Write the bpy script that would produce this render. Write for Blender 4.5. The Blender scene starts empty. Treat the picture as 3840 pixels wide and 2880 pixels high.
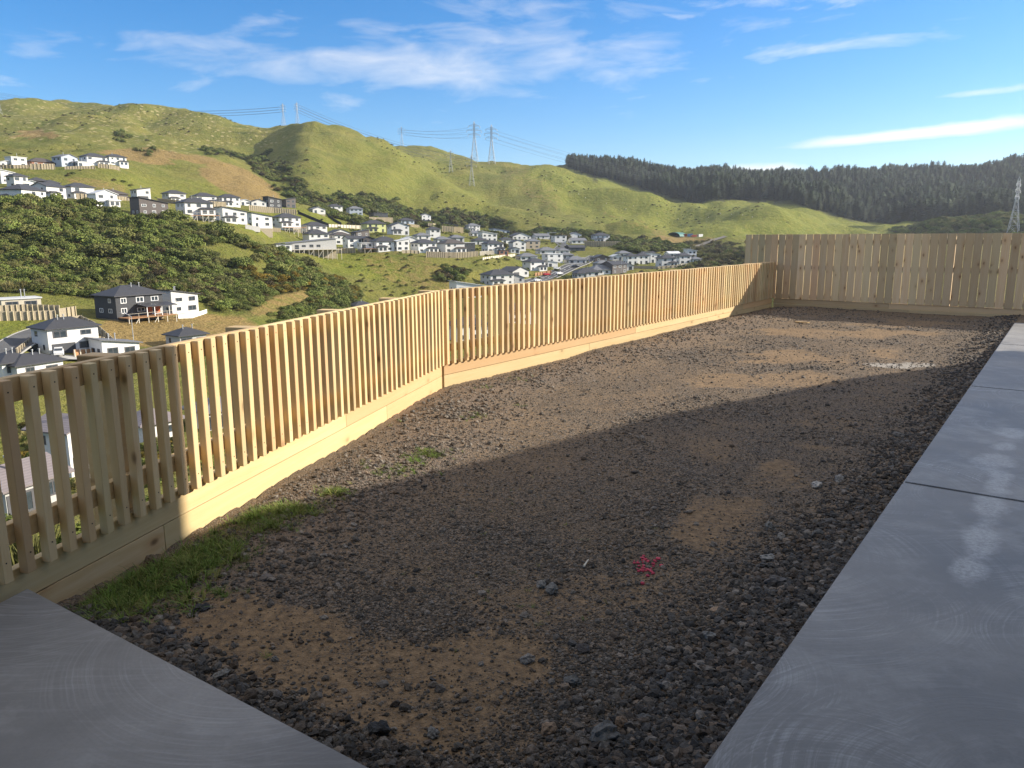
import bpy, bmesh, math, random
import numpy as np
from mathutils import Vector, Matrix, Euler

rnd = random.Random(11)
rng = np.random.default_rng(11)
scene = bpy.context.scene
col = scene.collection
R = math.radians

# ------------------------------------------------------------------ camera
CZ = 1.66
FPX, PITCH, ROLL = 2852.37, 0.1895, 0.0035      # focal length in photo pixels, pitch down, roll
cam_d = bpy.data.cameras.new('camera')
cam_d.sensor_fit = 'HORIZONTAL'
cam_d.sensor_width = 36.0
cam_d.lens = FPX / 3840 * 36.0
cam_d.clip_start = 0.05
cam_d.clip_end = 12000
cam = bpy.data.objects.new('camera', cam_d)
col.objects.link(cam)
cam.matrix_world = (Matrix.Translation((0, 0, CZ)) @ Matrix.Rotation(math.pi / 2 - PITCH, 4, 'X')
                    @ Matrix.Rotation(-ROLL, 4, 'Z'))
scene.camera = cam

# ------------------------------------------------------------------ sun, sky, exposure
SUN_AZ, SUN_EL = R(80), R(24)                    # azimuth clockwise from the view direction (+Y)
SUN = Vector((math.sin(SUN_AZ) * math.cos(SUN_EL), math.cos(SUN_AZ) * math.cos(SUN_EL), math.sin(SUN_EL)))
sun_d = bpy.data.lights.new('sun', 'SUN')
sun_d.energy = 4.2
sun_d.angle = R(0.53)
sun_d.color = (1.0, 0.90, 0.74)
sun = bpy.data.objects.new('sun', sun_d)
col.objects.link(sun)
sun.rotation_euler = (-SUN).to_track_quat('-Z', 'Y').to_euler()
scene.view_settings.view_transform = 'Standard'
scene.view_settings.look = 'None'
scene.view_settings.gamma = 1.0
scene.view_settings.use_curve_mapping = False
scene.view_settings.exposure = 1.15
scene.render.engine = 'CYCLES'
scene.cycles.use_denoising = True
try:
    scene.cycles.denoiser = 'OPENIMAGEDENOISE'
    scene.cycles.denoising_input_passes = 'RGB_ALBEDO_NORMAL'
except Exception:
    pass
scene.cycles.max_bounces = 6
scene.cycles.diffuse_bounces = 3
scene.cycles.glossy_bounces = 2
scene.cycles.transmission_bounces = 2
scene.cycles.transparent_max_bounces = 6
scene.cycles.caustics_reflective = False
scene.cycles.caustics_refractive = False


class NT:
    """small helper round a node tree"""
    def __init__(self, tree):
        self.t = tree
        self.n = tree.nodes
        self.l = tree.links

    def add(self, kind, **kw):
        nd = self.n.new(kind)
        for k, v in kw.items():
            setattr(nd, k, v)
        return nd

    def link(self, a, b):
        self.l.new(a, b)

    def put(self, sock, v):
        if isinstance(v, bpy.types.NodeSocket):
            self.l.new(v, sock)
        else:
            sock.default_value = v

    def math(self, op, a, b=0.0, c=0.0, clamp=False):
        nd = self.add('ShaderNodeMath', operation=op, use_clamp=clamp)
        self.put(nd.inputs[0], a)
        self.put(nd.inputs[1], b)
        self.put(nd.inputs[2], c)
        return nd.outputs[0]

    def mix(self, f, a, b, blend='MIX'):
        nd = self.add('ShaderNodeMix', data_type='RGBA', blend_type=blend)
        self.put(nd.inputs[0], f)
        for s, v in ((nd.inputs[6], a), (nd.inputs[7], b)):
            if isinstance(v, tuple) and len(v) == 3:
                v = v + (1.0,)
            self.put(s, v)
        return nd.outputs[2]

    def noise(self, vec, scale, detail=3.0, rough=0.55, dist=0.0):
        nd = self.add('ShaderNodeTexNoise')
        if vec is not None:
            self.l.new(vec, nd.inputs['Vector'])
        nd.inputs['Scale'].default_value = scale
        nd.inputs['Detail'].default_value = detail
        nd.inputs['Roughness'].default_value = rough
        nd.inputs['Distortion'].default_value = dist
        return nd.outputs[0]

    def ramp(self, v, lo, hi, clamp=True):
        nd = self.add('ShaderNodeMapRange', clamp=clamp)
        self.put(nd.inputs[0], v)
        nd.inputs[1].default_value = lo
        nd.inputs[2].default_value = hi
        return nd.outputs[0]

    def mapping(self, vec, scale=(1, 1, 1), loc=(0, 0, 0), rot=(0, 0, 0)):
        nd = self.add('ShaderNodeMapping')
        self.l.new(vec, nd.inputs[0])
        self.put(nd.inputs[1], loc)
        nd.inputs[2].default_value = rot
        nd.inputs[3].default_value = scale
        return nd.outputs[0]


world = bpy.data.worlds.new('World')
scene.world = world
world.use_nodes = True
w = NT(world.node_tree)
w.n.clear()
sky = w.add('ShaderNodeTexSky', sky_type='NISHITA', sun_disc=False)
sky.sun_elevation = SUN_EL
sky.sun_rotation = SUN_AZ
sky.altitude = 150
sky.air_density = 1.0
sky.dust_density = 0.25
sky.ozone_density = 4.0
tc = w.add('ShaderNodeTexCoord')
sep = w.add('ShaderNodeSeparateXYZ')
w.link(tc.outputs['Generated'], sep.inputs[0])
az = w.math('MULTIPLY', w.math('ARCTAN2', sep.outputs[0], sep.outputs[1]), 57.29578)
el = w.math('MULTIPLY', w.math('ARCSINE', sep.outputs[2]), 57.29578)


def cloud_bank(a0, e0, wa, we, tilt, seed, nscale, lo, hi, amp):
    """an elongated bank of streaky cloud round direction (a0, e0) in degrees"""
    da = w.math('SUBTRACT', az, a0)
    de = w.math('SUBTRACT', w.math('SUBTRACT', el, e0), w.math('MULTIPLY', da, tilt))
    comb = w.add('ShaderNodeCombineXYZ')
    w.put(comb.inputs[0], w.math('MULTIPLY', da, 0.11))
    w.put(comb.inputs[1], w.math('MULTIPLY', de, 0.42))
    comb.inputs[2].default_value = seed
    n1 = w.noise(comb.outputs[0], nscale, 6.0, 0.58, 0.35)
    g = w.math('ADD', w.math('POWER', w.math('DIVIDE', da, wa), 2.0), w.math('POWER', w.math('ABSOLUTE', w.math('DIVIDE', de, we)), 2.0))
    g = w.math('EXPONENT', w.math('MULTIPLY', g, -1.0))
    v = w.math('ADD', n1, w.math('MULTIPLY', w.math('SUBTRACT', g, 1.0), 0.42))
    return w.math('MULTIPLY', w.ramp(v, lo, hi), amp)


banks = [cloud_bank(-4.0, 12.0, 23.0, 2.3, 0.03, 3.1, 1.5, 0.25, 0.80, 0.66),
         cloud_bank(3.0, 15.0, 12.0, 1.6, -0.06, 8.2, 1.6, 0.36, 0.75, 0.42),
         cloud_bank(24.0, 15.9, 13.0, 2.0, 0.05, 5.7, 1.9, 0.34, 0.72, 0.75),
         cloud_bank(27.5, 6.5, 9.5, 0.42, 0.055, 1.4, 0.7, 0.20, 0.50, 0.95),
         cloud_bank(29.5, 8.6, 6.0, 0.40, 0.05, 9.4, 1.1, 0.36, 0.60, 0.6),
         cloud_bank(16.0, 4.6, 6.0, 0.5, 0.0, 12.4, 0.8, 0.26, 0.55, 0.8),
         ]
# unseen high cloud, added above the frame to brighten the fill light
cirrus = w.noise(w.mapping(tc.outputs['Generated'], (1.6, 3.2, 3.0)), 2.2, 6.0, 0.6, 0.4)
fill_veil = w.math('MULTIPLY', w.ramp(el, 18.0, 42.0), w.math('MULTIPLY_ADD', w.ramp(cirrus, 0.3, 0.7), 0.45, 0.45))
banks.append(fill_veil)
cm = banks[0]
for b_ in banks[1:]:
    cm = w.math('MAXIMUM', cm, b_)
shs = w.add('ShaderNodeHueSaturation')
shs.inputs['Saturation'].default_value = 1.34
w.link(sky.outputs[0], shs.inputs['Color'])
skyb = w.mix(1.0, shs.outputs[0], (1.0, 0.935, 0.99), 'MULTIPLY')
skyc = w.mix(cm, skyb, (6.6, 6.3, 5.95))
bg = w.add('ShaderNodeBackground')
bg.inputs['Strength'].default_value = 0.086
w.link(skyc, bg.inputs['Color'])
wo = w.add('ShaderNodeOutputWorld')
w.link(bg.outputs[0], wo.inputs['Surface'])

# ------------------------------------------------------------------ picture <-> place
S = 3840 / 2212.0          # all picture positions below are in a 2212 px wide copy of the photograph
_c, _s = math.cos(PITCH), math.sin(PITCH)
_cr, _sr = math.cos(ROLL), math.sin(ROLL)


def ray(x, y):
    a, b = x * S - 1920, y * S - 1440
    u, v = _cr * a - _sr * b, _sr * a + _cr * b
    return Vector((u, FPX * _c - v * _s, -FPX * _s - v * _c)) / FPX


def on_level(x, y, z=0.0):
    d = ray(x, y)
    t = (z - CZ) / d.z
    return Vector((d.x * t, d.y * t, z))


def project(x, y, z):
    z = z - CZ
    fw = np.maximum(y * _c - z * _s, 0.01)
    up = y * _s + z * _c
    u, v = x / fw * FPX, -up / fw * FPX
    return (1920 + _cr * u + _sr * v) / S, (1440 - _sr * u + _cr * v) / S


def vnoise(x, y, seed=0):
    xi, yi = np.floor(x).astype(np.int64), np.floor(y).astype(np.int64)
    fx, fy = x - xi, y - yi
    fx, fy = fx * fx * (3 - 2 * fx), fy * fy * (3 - 2 * fy)

    def h(a, b):
        n = (a * 374761393 + b * 668265263 + seed * 974711) & 0x7fffffff
        n = ((n ^ (n >> 13)) * 1274126177) & 0x7fffffff
        return ((n ^ (n >> 16)) & 0xffff) / 65535.0
    return ((h(xi, yi) * (1 - fx) + h(xi + 1, yi) * fx) * (1 - fy)
            + (h(xi, yi + 1) * (1 - fx) + h(xi + 1, yi + 1) * fx) * fy)


def fbm(x, y, octaves=4, seed=0):
    s, a, t = 0.0, 0.5, 0.0
    for k in range(octaves):
        s = s + a * vnoise(x * 2 ** k + 17.3 * k, y * 2 ** k - 9.1 * k, seed + k)
        t += a
        a *= 0.5
    return s / t


# ------------------------------------------------------------------ object helpers
def link(name, me, mat=None, parent=None, loc=None, rot=None, scale=None):
    o = bpy.data.objects.new(name, me)
    col.objects.link(o)
    if mat is not None and me is not None and len(me.materials) == 0:
        me.materials.append(mat)
    if parent is not None:
        o.parent = parent
    if loc is not None:
        o.location = loc
    if rot is not None:
        o.rotation_euler = rot
    if scale is not None:
        o.scale = scale
    return o


def tag(o, label, cat, group=None):
    o['label'] = label
    o['category'] = cat
    if group:
        o['group'] = group
    return o


def thing(name, label, cat, loc=(0, 0, 0), rotz=0.0, group=None):
    o = bpy.data.objects.new(name, None)
    o.empty_display_size = 0.2
    col.objects.link(o)
    o.location = loc
    o.rotation_euler = (0, 0, rotz)
    return tag(o, label, cat, group)


class MB:
    def __init__(self):
        self.v, self.f = [], []

    def face(self, pts):
        k = len(self.v)
        self.v += [tuple(p) for p in pts]
        self.f.append(tuple(range(k, k + len(pts))))

    def box(self, x0, x1, y0, y1, z0, z1, M=None):
        k = len(self.v)
        P = [(x, y, z) for z in (z0, z1) for y in (y0, y1) for x in (x0, x1)]
        if M is not None:
            P = [tuple(M @ Vector(p)) for p in P]
        self.v += P
        for q in ((0, 2, 3, 1), (4, 5, 7, 6), (0, 1, 5, 4), (2, 6, 7, 3), (0, 4, 6, 2), (1, 3, 7, 5)):
            self.f.append(tuple(k + i for i in q))
        return self

    def prism(self, prof, axis, a, b):
        """extrude a closed profile; axis x: prof=(y,z), axis y: prof=(x,z)"""
        n, k = len(prof), len(self.v)
        for t in (a, b):
            for p, q in prof:
                self.v.append((t, p, q) if axis == 'x' else (p, t, q))
        self.f.append(tuple(range(k, k + n)))
        self.f.append(tuple(range(k + 2 * n - 1, k + n - 1, -1)))
        for i in range(n):
            j = (i + 1) % n
            self.f.append((k + i, k + n + i, k + n + j, k + j))
        return self

    def bar(self, a, b, r):
        a, b = Vector(a), Vector(b)
        d = (b - a)
        L = d.length
        if L < 1e-6:
            return self
        q = d.to_track_quat('Z', 'Y').to_matrix().to_4x4()
        return self.box(-r, r, -r, r, 0, L, Matrix.Translation(a) @ q)

    def tube(self, a, b, ra, rb, n=8):
        a, b = Vector(a), Vector(b)
        M = (b - a).to_track_quat('Z', 'Y').to_matrix()
        k = len(self.v)
        for p, r in ((a, ra), (b, rb)):
            for i in range(n):
                t = 2 * math.pi * i / n
                self.v.append(tuple(p + M @ Vector((r * math.cos(t), r * math.sin(t), 0))))
        for i in range(n):
            j = (i + 1) % n
            self.f.append((k + i, k + j, k + n + j, k + n + i))
        self.f.append(tuple(k + n + i for i in range(n)))
        self.f.append(tuple(k + n - 1 - i for i in range(n)))
        return self

    def mesh(self, name='m'):
        me = bpy.data.meshes.new(name)
        me.from_pydata(self.v, [], self.f)
        bm = bmesh.new()
        bm.from_mesh(me)
        bmesh.ops.recalc_face_normals(bm, faces=bm.faces)
        bm.to_mesh(me)
        bm.free()
        return me


def grid_mesh(name, X, Y, Z, wrap=False, keep=None):
    ni, nj = X.shape
    me = bpy.data.meshes.new(name)
    co = np.stack([X, Y, Z], -1).reshape(-1, 3).astype(np.float32)
    i = np.arange(ni if wrap else ni - 1)
    j = np.arange(nj - 1)
    I, J = np.meshgrid(i, j, indexing='ij')
    I2 = (I + 1) % ni
    q = np.stack([I * nj + J, I2 * nj + J, I2 * nj + J + 1, I * nj + J + 1], -1).reshape(-1, 4)
    if keep is not None:
        q = q[keep.reshape(-1)[q].all(1)]
    me.vertices.add(len(co))
    me.vertices.foreach_set('co', co.ravel())
    me.loops.add(q.size)
    me.loops.foreach_set('vertex_index', q.ravel().astype(np.int32))
    me.polygons.add(len(q))
    me.polygons.foreach_set('loop_start', np.arange(0, q.size, 4, dtype=np.int32))
    me.polygons.foreach_set('loop_total', np.full(len(q), 4, np.int32))
    me.polygons.foreach_set('use_smooth', np.ones(len(q), bool))
    me.update()
    me.validate()
    return me


def colour_attr(me, name, arr):
    a = me.color_attributes.new(name, 'FLOAT_COLOR', 'POINT')
    full = np.ones((len(me.vertices), 4), np.float32)
    full[:, :arr.shape[1]] = arr
    a.data.foreach_set('color', full.ravel())


# ------------------------------------------------------------------ materials
MATS = {}


def new_mat(name):
    m = bpy.data.materials.new(name)
    m.use_nodes = True
    t = NT(m.node_tree)
    t.n.clear()
    out = t.add('ShaderNodeOutputMaterial')
    p = t.add('ShaderNodeBsdfPrincipled')
    t.link(p.outputs[0], out.inputs['Surface'])
    MATS[name] = m
    return m, t, p


def bump(t, p, h, strength=0.3, dist=0.02):
    b = t.add('ShaderNodeBump')
    b.inputs['Strength'].default_value = strength
    b.inputs['Distance'].default_value = dist
    t.link(h, b.inputs['Height'])
    t.link(b.outputs[0], p.inputs['Normal'])


def plain(name, c, rough=0.7, var=0.10, scale=1.5, metallic=0.0, spec=0.4, bmp=0.0, bscale=30):
    m, t, p = new_mat(name)
    tc = t.add('ShaderNodeTexCoord')
    oi = t.add('ShaderNodeObjectInfo')
    n = t.noise(tc.outputs['Object'], scale, 4.0)
    k = t.ramp(n, 0.3, 0.7)
    lo = tuple(v * (1 - var) for v in c)
    hi = tuple(min(1, v * (1 + var)) for v in c)
    cc = t.mix(k, lo, hi)
    v = t.math('MULTIPLY_ADD', oi.outputs['Random'], 0.26, 0.82)
    hs = t.add('ShaderNodeHueSaturation')
    t.link(cc, hs.inputs['Color'])
    t.link(v, hs.inputs['Value'])
    t.link(hs.outputs[0], p.inputs['Base Color'])
    p.inputs['Roughness'].default_value = rough
    p.inputs['Metallic'].default_value = metallic
    p.inputs['Specular IOR Level'].default_value = spec
    if bmp:
        bump(t, p, t.noise(tc.outputs['Object'], bscale, 3.0), bmp, 0.01)
    return m


def wood(name, base, dark, scale_along=1.0, knots=0.6, axis='Z', sat=1.0):
    """new treated pine: grain along the given local axis, knots, one tone for each board"""
    m, t, p = new_mat(name)
    tc = t.add('ShaderNodeTexCoord')
    oi = t.add('ShaderNodeObjectInfo')
    off = t.add('ShaderNodeCombineXYZ')
    for i in range(3):
        t.put(off.inputs[i], t.math('MULTIPLY', oi.outputs['Random'], (37.0, 91.0, 53.0)[i]))
    add = t.add('ShaderNodeVectorMath', operation='ADD')
    t.link(tc.outputs['Object'], add.inputs[0])
    t.link(off.outputs[0], add.inputs[1])
    v = add.outputs[0]
    sc = {'Z': (1, 1, 0.06), 'X': (0.06, 1, 1), 'Y': (1, 0.06, 1)}[axis]
    warp = t.noise(t.mapping(v, tuple(q * 2.2 for q in ((1, 1, .35) if axis == 'Z' else (.35, 1, 1)))), 1.0, 2.0)
    wv = t.add('ShaderNodeVectorMath', operation='ADD')
    t.link(t.mapping(v, sc), wv.inputs[0])
    wc = t.add('ShaderNodeCombineXYZ')
    for i in range(3):
        t.put(wc.inputs[i], t.math('MULTIPLY', warp, 0.05))
    t.link(wc.outputs[0], wv.inputs[1])
    g1 = t.noise(wv.outputs[0], 95.0, 3.0, 0.6)
    g2 = t.noise(wv.outputs[0], 22.0, 2.0, 0.5)
    grain = t.math('ADD', t.math('MULTIPLY', t.ramp(g1, 0.35, 0.7), 0.45), t.math('MULTIPLY', t.ramp(g2, 0.35, 0.65), 0.55))
    c = t.mix(grain, base, tuple(b * (0.50 + 0.5 * k) for b, k in zip(base, (0.75, 0.55, 0.3))))
    blot = t.noise(t.mapping(v, tuple(0.3 + 0.7 * q for q in sc)), 2.6, 3.0)
    c = t.mix(t.math('MULTIPLY', t.ramp(blot, 0.5, 0.78), 0.45), c, dark)
    # knots
    vo = t.add('ShaderNodeTexVoronoi', feature='F1', voronoi_dimensions='2D')
    sx = t.add('ShaderNodeSeparateXYZ')
    t.link(v, sx.inputs[0])
    kv = t.add('ShaderNodeCombineXYZ')
    if axis == 'Z':
        t.put(kv.inputs[0], t.math('ADD', sx.outputs[0], sx.outputs[1]))
        t.put(kv.inputs[1], t.math('MULTIPLY', sx.outputs[2], 0.55))
    else:
        t.put(kv.inputs[0], t.math('MULTIPLY', sx.outputs[0], 0.55))
        t.put(kv.inputs[1], sx.outputs[2])
    t.link(kv.outputs[0], vo.inputs['Vector'])
    vo.inputs['Scale'].default_value = 5.0
    kd = vo.outputs['Distance']
    sel = t.add('ShaderNodeSeparateColor')
    t.link(vo.outputs['Color'], sel.inputs[0])
    on = t.math('GREATER_THAN', sel.outputs[0], 1.0 - 0.55 * knots)
    halo = t.math('MULTIPLY', t.math('SUBTRACT', 1.0, t.ramp(kd, 0.07, 0.30)), on)
    core = t.math('MULTIPLY', t.math('SUBTRACT', 1.0, t.ramp(kd, 0.035, 0.115)), on)
    c = t.mix(t.math('MULTIPLY', halo, 0.5), c, tuple(q * k for q, k in zip(base, (0.72, 0.5, 0.34))))
    c = t.mix(t.math('MULTIPLY', core, 0.8), c, (0.10, 0.05, 0.022))
    # tone of each board
    h1 = t.math('MULTIPLY_ADD', oi.outputs['Random'], 0.46 if 'paling' in name else 0.36, 0.74 if 'paling' in name else 0.80)
    r2 = t.math('FRACT', t.math('MULTIPLY', oi.outputs['Random'], 17.31))
    c = t.mix(t.math('MULTIPLY', r2, 0.40), c, dark)
    r3 = t.math('FRACT', t.math('MULTIPLY', oi.outputs['Random'], 71.7))
    c = t.mix(t.math('MULTIPLY', t.ramp(r3, .55, 1.0), 0.5), c, tuple(q * k for q, k in zip(base, (.92, .70, .62))))
    r4 = t.math('FRACT', t.math('MULTIPLY', oi.outputs['Random'], 131.3))
    c = t.mix(t.math('MULTIPLY', t.ramp(r4, .6, 1.0), 0.5), c, tuple(q * k for q, k in zip(base, (.80, .88, .80))))
    hs = t.add('ShaderNodeHueSaturation')
    t.link(c, hs.inputs['Color'])
    t.link(h1, hs.inputs['Value'])
    hs.inputs['Saturation'].default_value = sat
    t.link(hs.outputs[0], p.inputs['Base Color'])
    p.inputs['Roughness'].default_value = 0.68
    p.inputs['Specular IOR Level'].default_value = 0.25
    bump(t, p, g1, 0.25, 0.002)
    return m


wood('slat_wood', (0.66, 0.515, 0.305), (0.44, 0.33, 0.185), axis='Z', knots=0.5)
wood('board_wood', (0.62, 0.475, 0.275), (0.46, 0.33, 0.175), axis='X', knots=0.45)
wood('paling_wood', (0.64, 0.51, 0.335), (0.47, 0.375, 0.245), axis='Z', knots=0.95)
plain('nail_metal', (0.05, 0.04, 0.035), 0.5, metallic=0.6)
plain('white_wall', (0.70, 0.69, 0.67), 0.7, 0.04)
plain('cream_wall', (0.62, 0.56, 0.44), 0.75, 0.05)
plain('grey_wall', (0.46, 0.46, 0.45), 0.75, 0.05)
plain('blue_wall', (0.40, 0.45, 0.52), 0.75, 0.05)
plain('charcoal_wall', (0.055, 0.058, 0.065), 0.7, 0.08)
plain('brown_wall', (0.115, 0.098, 0.092), 0.7, 0.08)
plain('lime_wall', (0.52, 0.54, 0.24), 0.75, 0.05)
plain('brick_wall', (0.36, 0.17, 0.11), 0.8, 0.15, 4)
plain('navy_wall', (0.07, 0.12, 0.22), 0.7, 0.06)
plain('tan_wall', (0.42, 0.35, 0.26), 0.75, 0.06)


def roof_mat(name, c):
    m, t, p = new_mat(name)
    tc = t.add('ShaderNodeTexCoord')
    wv = t.add('ShaderNodeTexWave', wave_type='BANDS', bands_direction='Z')
    t.link(tc.outputs['Object'], wv.inputs['Vector'])
    wv.inputs['Scale'].default_value = 2.2
    n = t.noise(tc.outputs['Object'], 1.2, 4.0)
    k = t.math('ADD', t.math('MULTIPLY', wv.outputs['Fac'], 0.35), t.math('MULTIPLY', n, 0.65))
    t.link(t.mix(k, tuple(v * .75 for v in c), tuple(v * 1.25 for v in c)), p.inputs['Base Color'])
    p.inputs['Roughness'].default_value = 0.55
    p.inputs['Specular IOR Level'].default_value = 0.35
    bump(t, p, wv.outputs['Fac'], 0.3, 0.03)
    return m


roof_mat('dark_roof', (0.042, 0.043, 0.05))
roof_mat('brown_roof', (0.07, 0.058, 0.052))
roof_mat('grey_roof', (0.14, 0.145, 0.16))
roof_mat('light_roof', (0.55, 0.56, 0.57))
roof_mat('green_roof', (0.06, 0.17, 0.15))
roof_mat('mauve_roof', (0.19, 0.165, 0.17))


def glass(name, c):
    m, t, p = new_mat(name)
    tc = t.add('ShaderNodeTexCoord')
    n = t.noise(tc.outputs['Object'], 1.7, 2.0)
    t.link(t.mix(t.ramp(n, .35, .65), tuple(v * .6 for v in c), c), p.inputs['Base Color'])
    p.inputs['Roughness'].default_value = 0.08
    p.inputs['Specular IOR Level'].default_value = 0.7
    return m


glass('window_glass', (0.05, 0.065, 0.08))
plain('window_frame', (0.10, 0.10, 0.11), 0.4)
plain('white_frame', (0.78, 0.78, 0.78), 0.4)
plain('post_timber', (0.50, 0.42, 0.27), 0.8, 0.12, 4)
plain('wall_timber', (0.33, 0.28, 0.20), 0.85, 0.15, 3)
plain('pale_timber', (0.60, 0.55, 0.45), 0.8, 0.1, 3)
plain('deck_timber', (0.36, 0.19, 0.09), 0.75, 0.12, 3)
plain('black_fence', (0.03, 0.032, 0.035), 0.7, 0.1, 3)
plain('asphalt', (0.075, 0.077, 0.082), 0.9, 0.15, 0.4)
plain('road_paint', (0.75, 0.75, 0.73), 0.7)
plain('kerb_concrete', (0.33, 0.325, 0.31), 0.85, 0.1, 1)
plain('steel', (0.42, 0.43, 0.44), 0.5, 0.06, 1, metallic=0.3)
plain('cable_metal', (0.16, 0.17, 0.18), 0.6, 0.05, 1)
plain('car_white', (0.78, 0.78, 0.78), 0.25, 0.02)
plain('car_red', (0.45, 0.02, 0.03), 0.25, 0.02)
plain('car_dark', (0.02, 0.025, 0.035), 0.2, 0.02)
plain('tyre', (0.02, 0.02, 0.02), 0.8)
plain('container_red', (0.35, 0.06, 0.04), 0.6)
plain('container_blue', (0.12, 0.25, 0.45), 0.6)
plain('wool', (0.75, 0.71, 0.60), 0.95, 0.05, 5)
plain('rubble', (0.20, 0.18, 0.15), 0.9, 0.2, 3)
plain('orange_net', (0.62, 0.16, 0.05), 0.8)


def rock_mat(name, c, var=0.35, rough=0.85):
    m, t, p = new_mat(name)
    tc = t.add('ShaderNodeTexCoord')
    oi = t.add('ShaderNodeObjectInfo')
    n = t.noise(tc.outputs['Object'], 2.4, 5.0, 0.65)
    cc = t.mix(t.ramp(n, 0.3, 0.72), tuple(v * (1 - var) for v in c), tuple(v * (1 + var) for v in c))
    r = oi.outputs['Random']
    r2 = t.math('FRACT', t.math('MULTIPLY', r, 13.7))
    cc = t.mix(t.math('MULTIPLY', t.ramp(r2, 0.55, 1.0), 0.55), cc, (0.17, 0.115, 0.072))
    hs = t.add('ShaderNodeHueSaturation')
    t.link(cc, hs.inputs['Color'])
    t.link(t.math('MULTIPLY_ADD', t.math('POWER', r, 2.2), 1.25, 0.65), hs.inputs['Value'])
    t.link(hs.outputs[0], p.inputs['Base Color'])
    p.inputs['Roughness'].default_value = rough
    p.inputs['Specular IOR Level'].default_value = 0.3
    bump(t, p, n, 0.4, 0.05)
    return m


rock_mat('pebble', (0.125, 0.110, 0.094))
rock_mat('dark_pebble', (0.062, 0.058, 0.054), .3)
rock_mat('grey_rock', (0.16, 0.158, 0.15))
rock_mat('dark_rock', (0.06, 0.062, 0.066))
rock_mat('brown_rock', (0.17, 0.12, 0.08))
rock_mat('pale_rock', (0.36, 0.345, 0.32))
plain('pink_paint', (0.48, 0.05, 0.09), 0.7, 0.2, 40)


def foliage(name, a, b, c2):
    m, t, p = new_mat(name)
    tc = t.add('ShaderNodeTexCoord')
    oi = t.add('ShaderNodeObjectInfo')
    n = t.noise(tc.outputs['Object'], 2.2, 4.0)
    cc = t.mix(t.ramp(n, 0.3, 0.7), a, b)
    r = oi.outputs['Random']
    cc = t.mix(t.math('MULTIPLY', t.ramp(r, 0.45, 1.0), 0.8), cc, c2)
    hs = t.add('ShaderNodeHueSaturation')
    t.link(cc, hs.inputs['Color'])
    r2 = t.math('FRACT', t.math('MULTIPLY', r, 29.3))
    t.link(t.math('MULTIPLY_ADD', r2, 0.9, 0.55), hs.inputs['Value'])
    t.link(hs.outputs[0], p.inputs['Base Color'])
    p.inputs['Roughness'].default_value = 0.75
    p.inputs['Specular IOR Level'].default_value = 0.2
    return m


foliage('bush_leaf', (0.075, 0.108, 0.022), (0.175, 0.195, 0.045), (0.150, 0.135, 0.048))
foliage('gorse_leaf', (0.11, 0.095, 0.015), (0.26, 0.16, 0.015), (0.07, 0.08, 0.02))
foliage('tussock_leaf', (0.17, 0.16, 0.06), (0.25, 0.21, 0.085), (0.13, 0.14, 0.045))
foliage('brown_leaf', (0.055, 0.042, 0.02), (0.10, 0.075, 0.03), (0.05, 0.06, 0.02))
foliage('pine_leaf', (0.050, 0.072, 0.036), (0.125, 0.150, 0.070), (0.095, 0.108, 0.065))
foliage('grass_blade', (0.085, 0.150, 0.025), (0.15, 0.21, 0.045), (0.23, 0.20, 0.07))
plain('bark', (0.10, 0.08, 0.06), 0.9, 0.2, 3)

# ------------------------------------------------------------------ fence lines and yard frame
D1, D2, D3 = 0.2395, 0.629, 2.2357             # compass headings of the three fence runs
BEND = Vector((-0.7515, 8.5205, 0))
dirv = lambda a: Vector((math.sin(a), math.cos(a), 0))
V1, V2, V3 = dirv(D1), dirv(D2), dirv(D3)
LEN2 = 11.88
CORNER = BEND + V2 * LEN2
leftn = lambda a: Vector((-math.cos(a), math.sin(a), 0))
N1, N2 = leftn(D1), leftn(D2)
SLAB_Z = 0.19
SR0 = Vector((0.529, 1.90, 0))                 # a point of the right slab's edge, which runs along V2
SU, SV = V2, Vector((math.cos(D2), -math.sin(D2), 0))


def outside(x, y):
    """metres outside the slatted fence (positive) or inside the yard (negative)"""
    d1 = (x - BEND.x) * N1.x + (y - BEND.y) * N1.y
    d2 = (x - BEND.x) * N2.x + (y - BEND.y) * N2.y
    return np.maximum(d1, d2)


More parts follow.
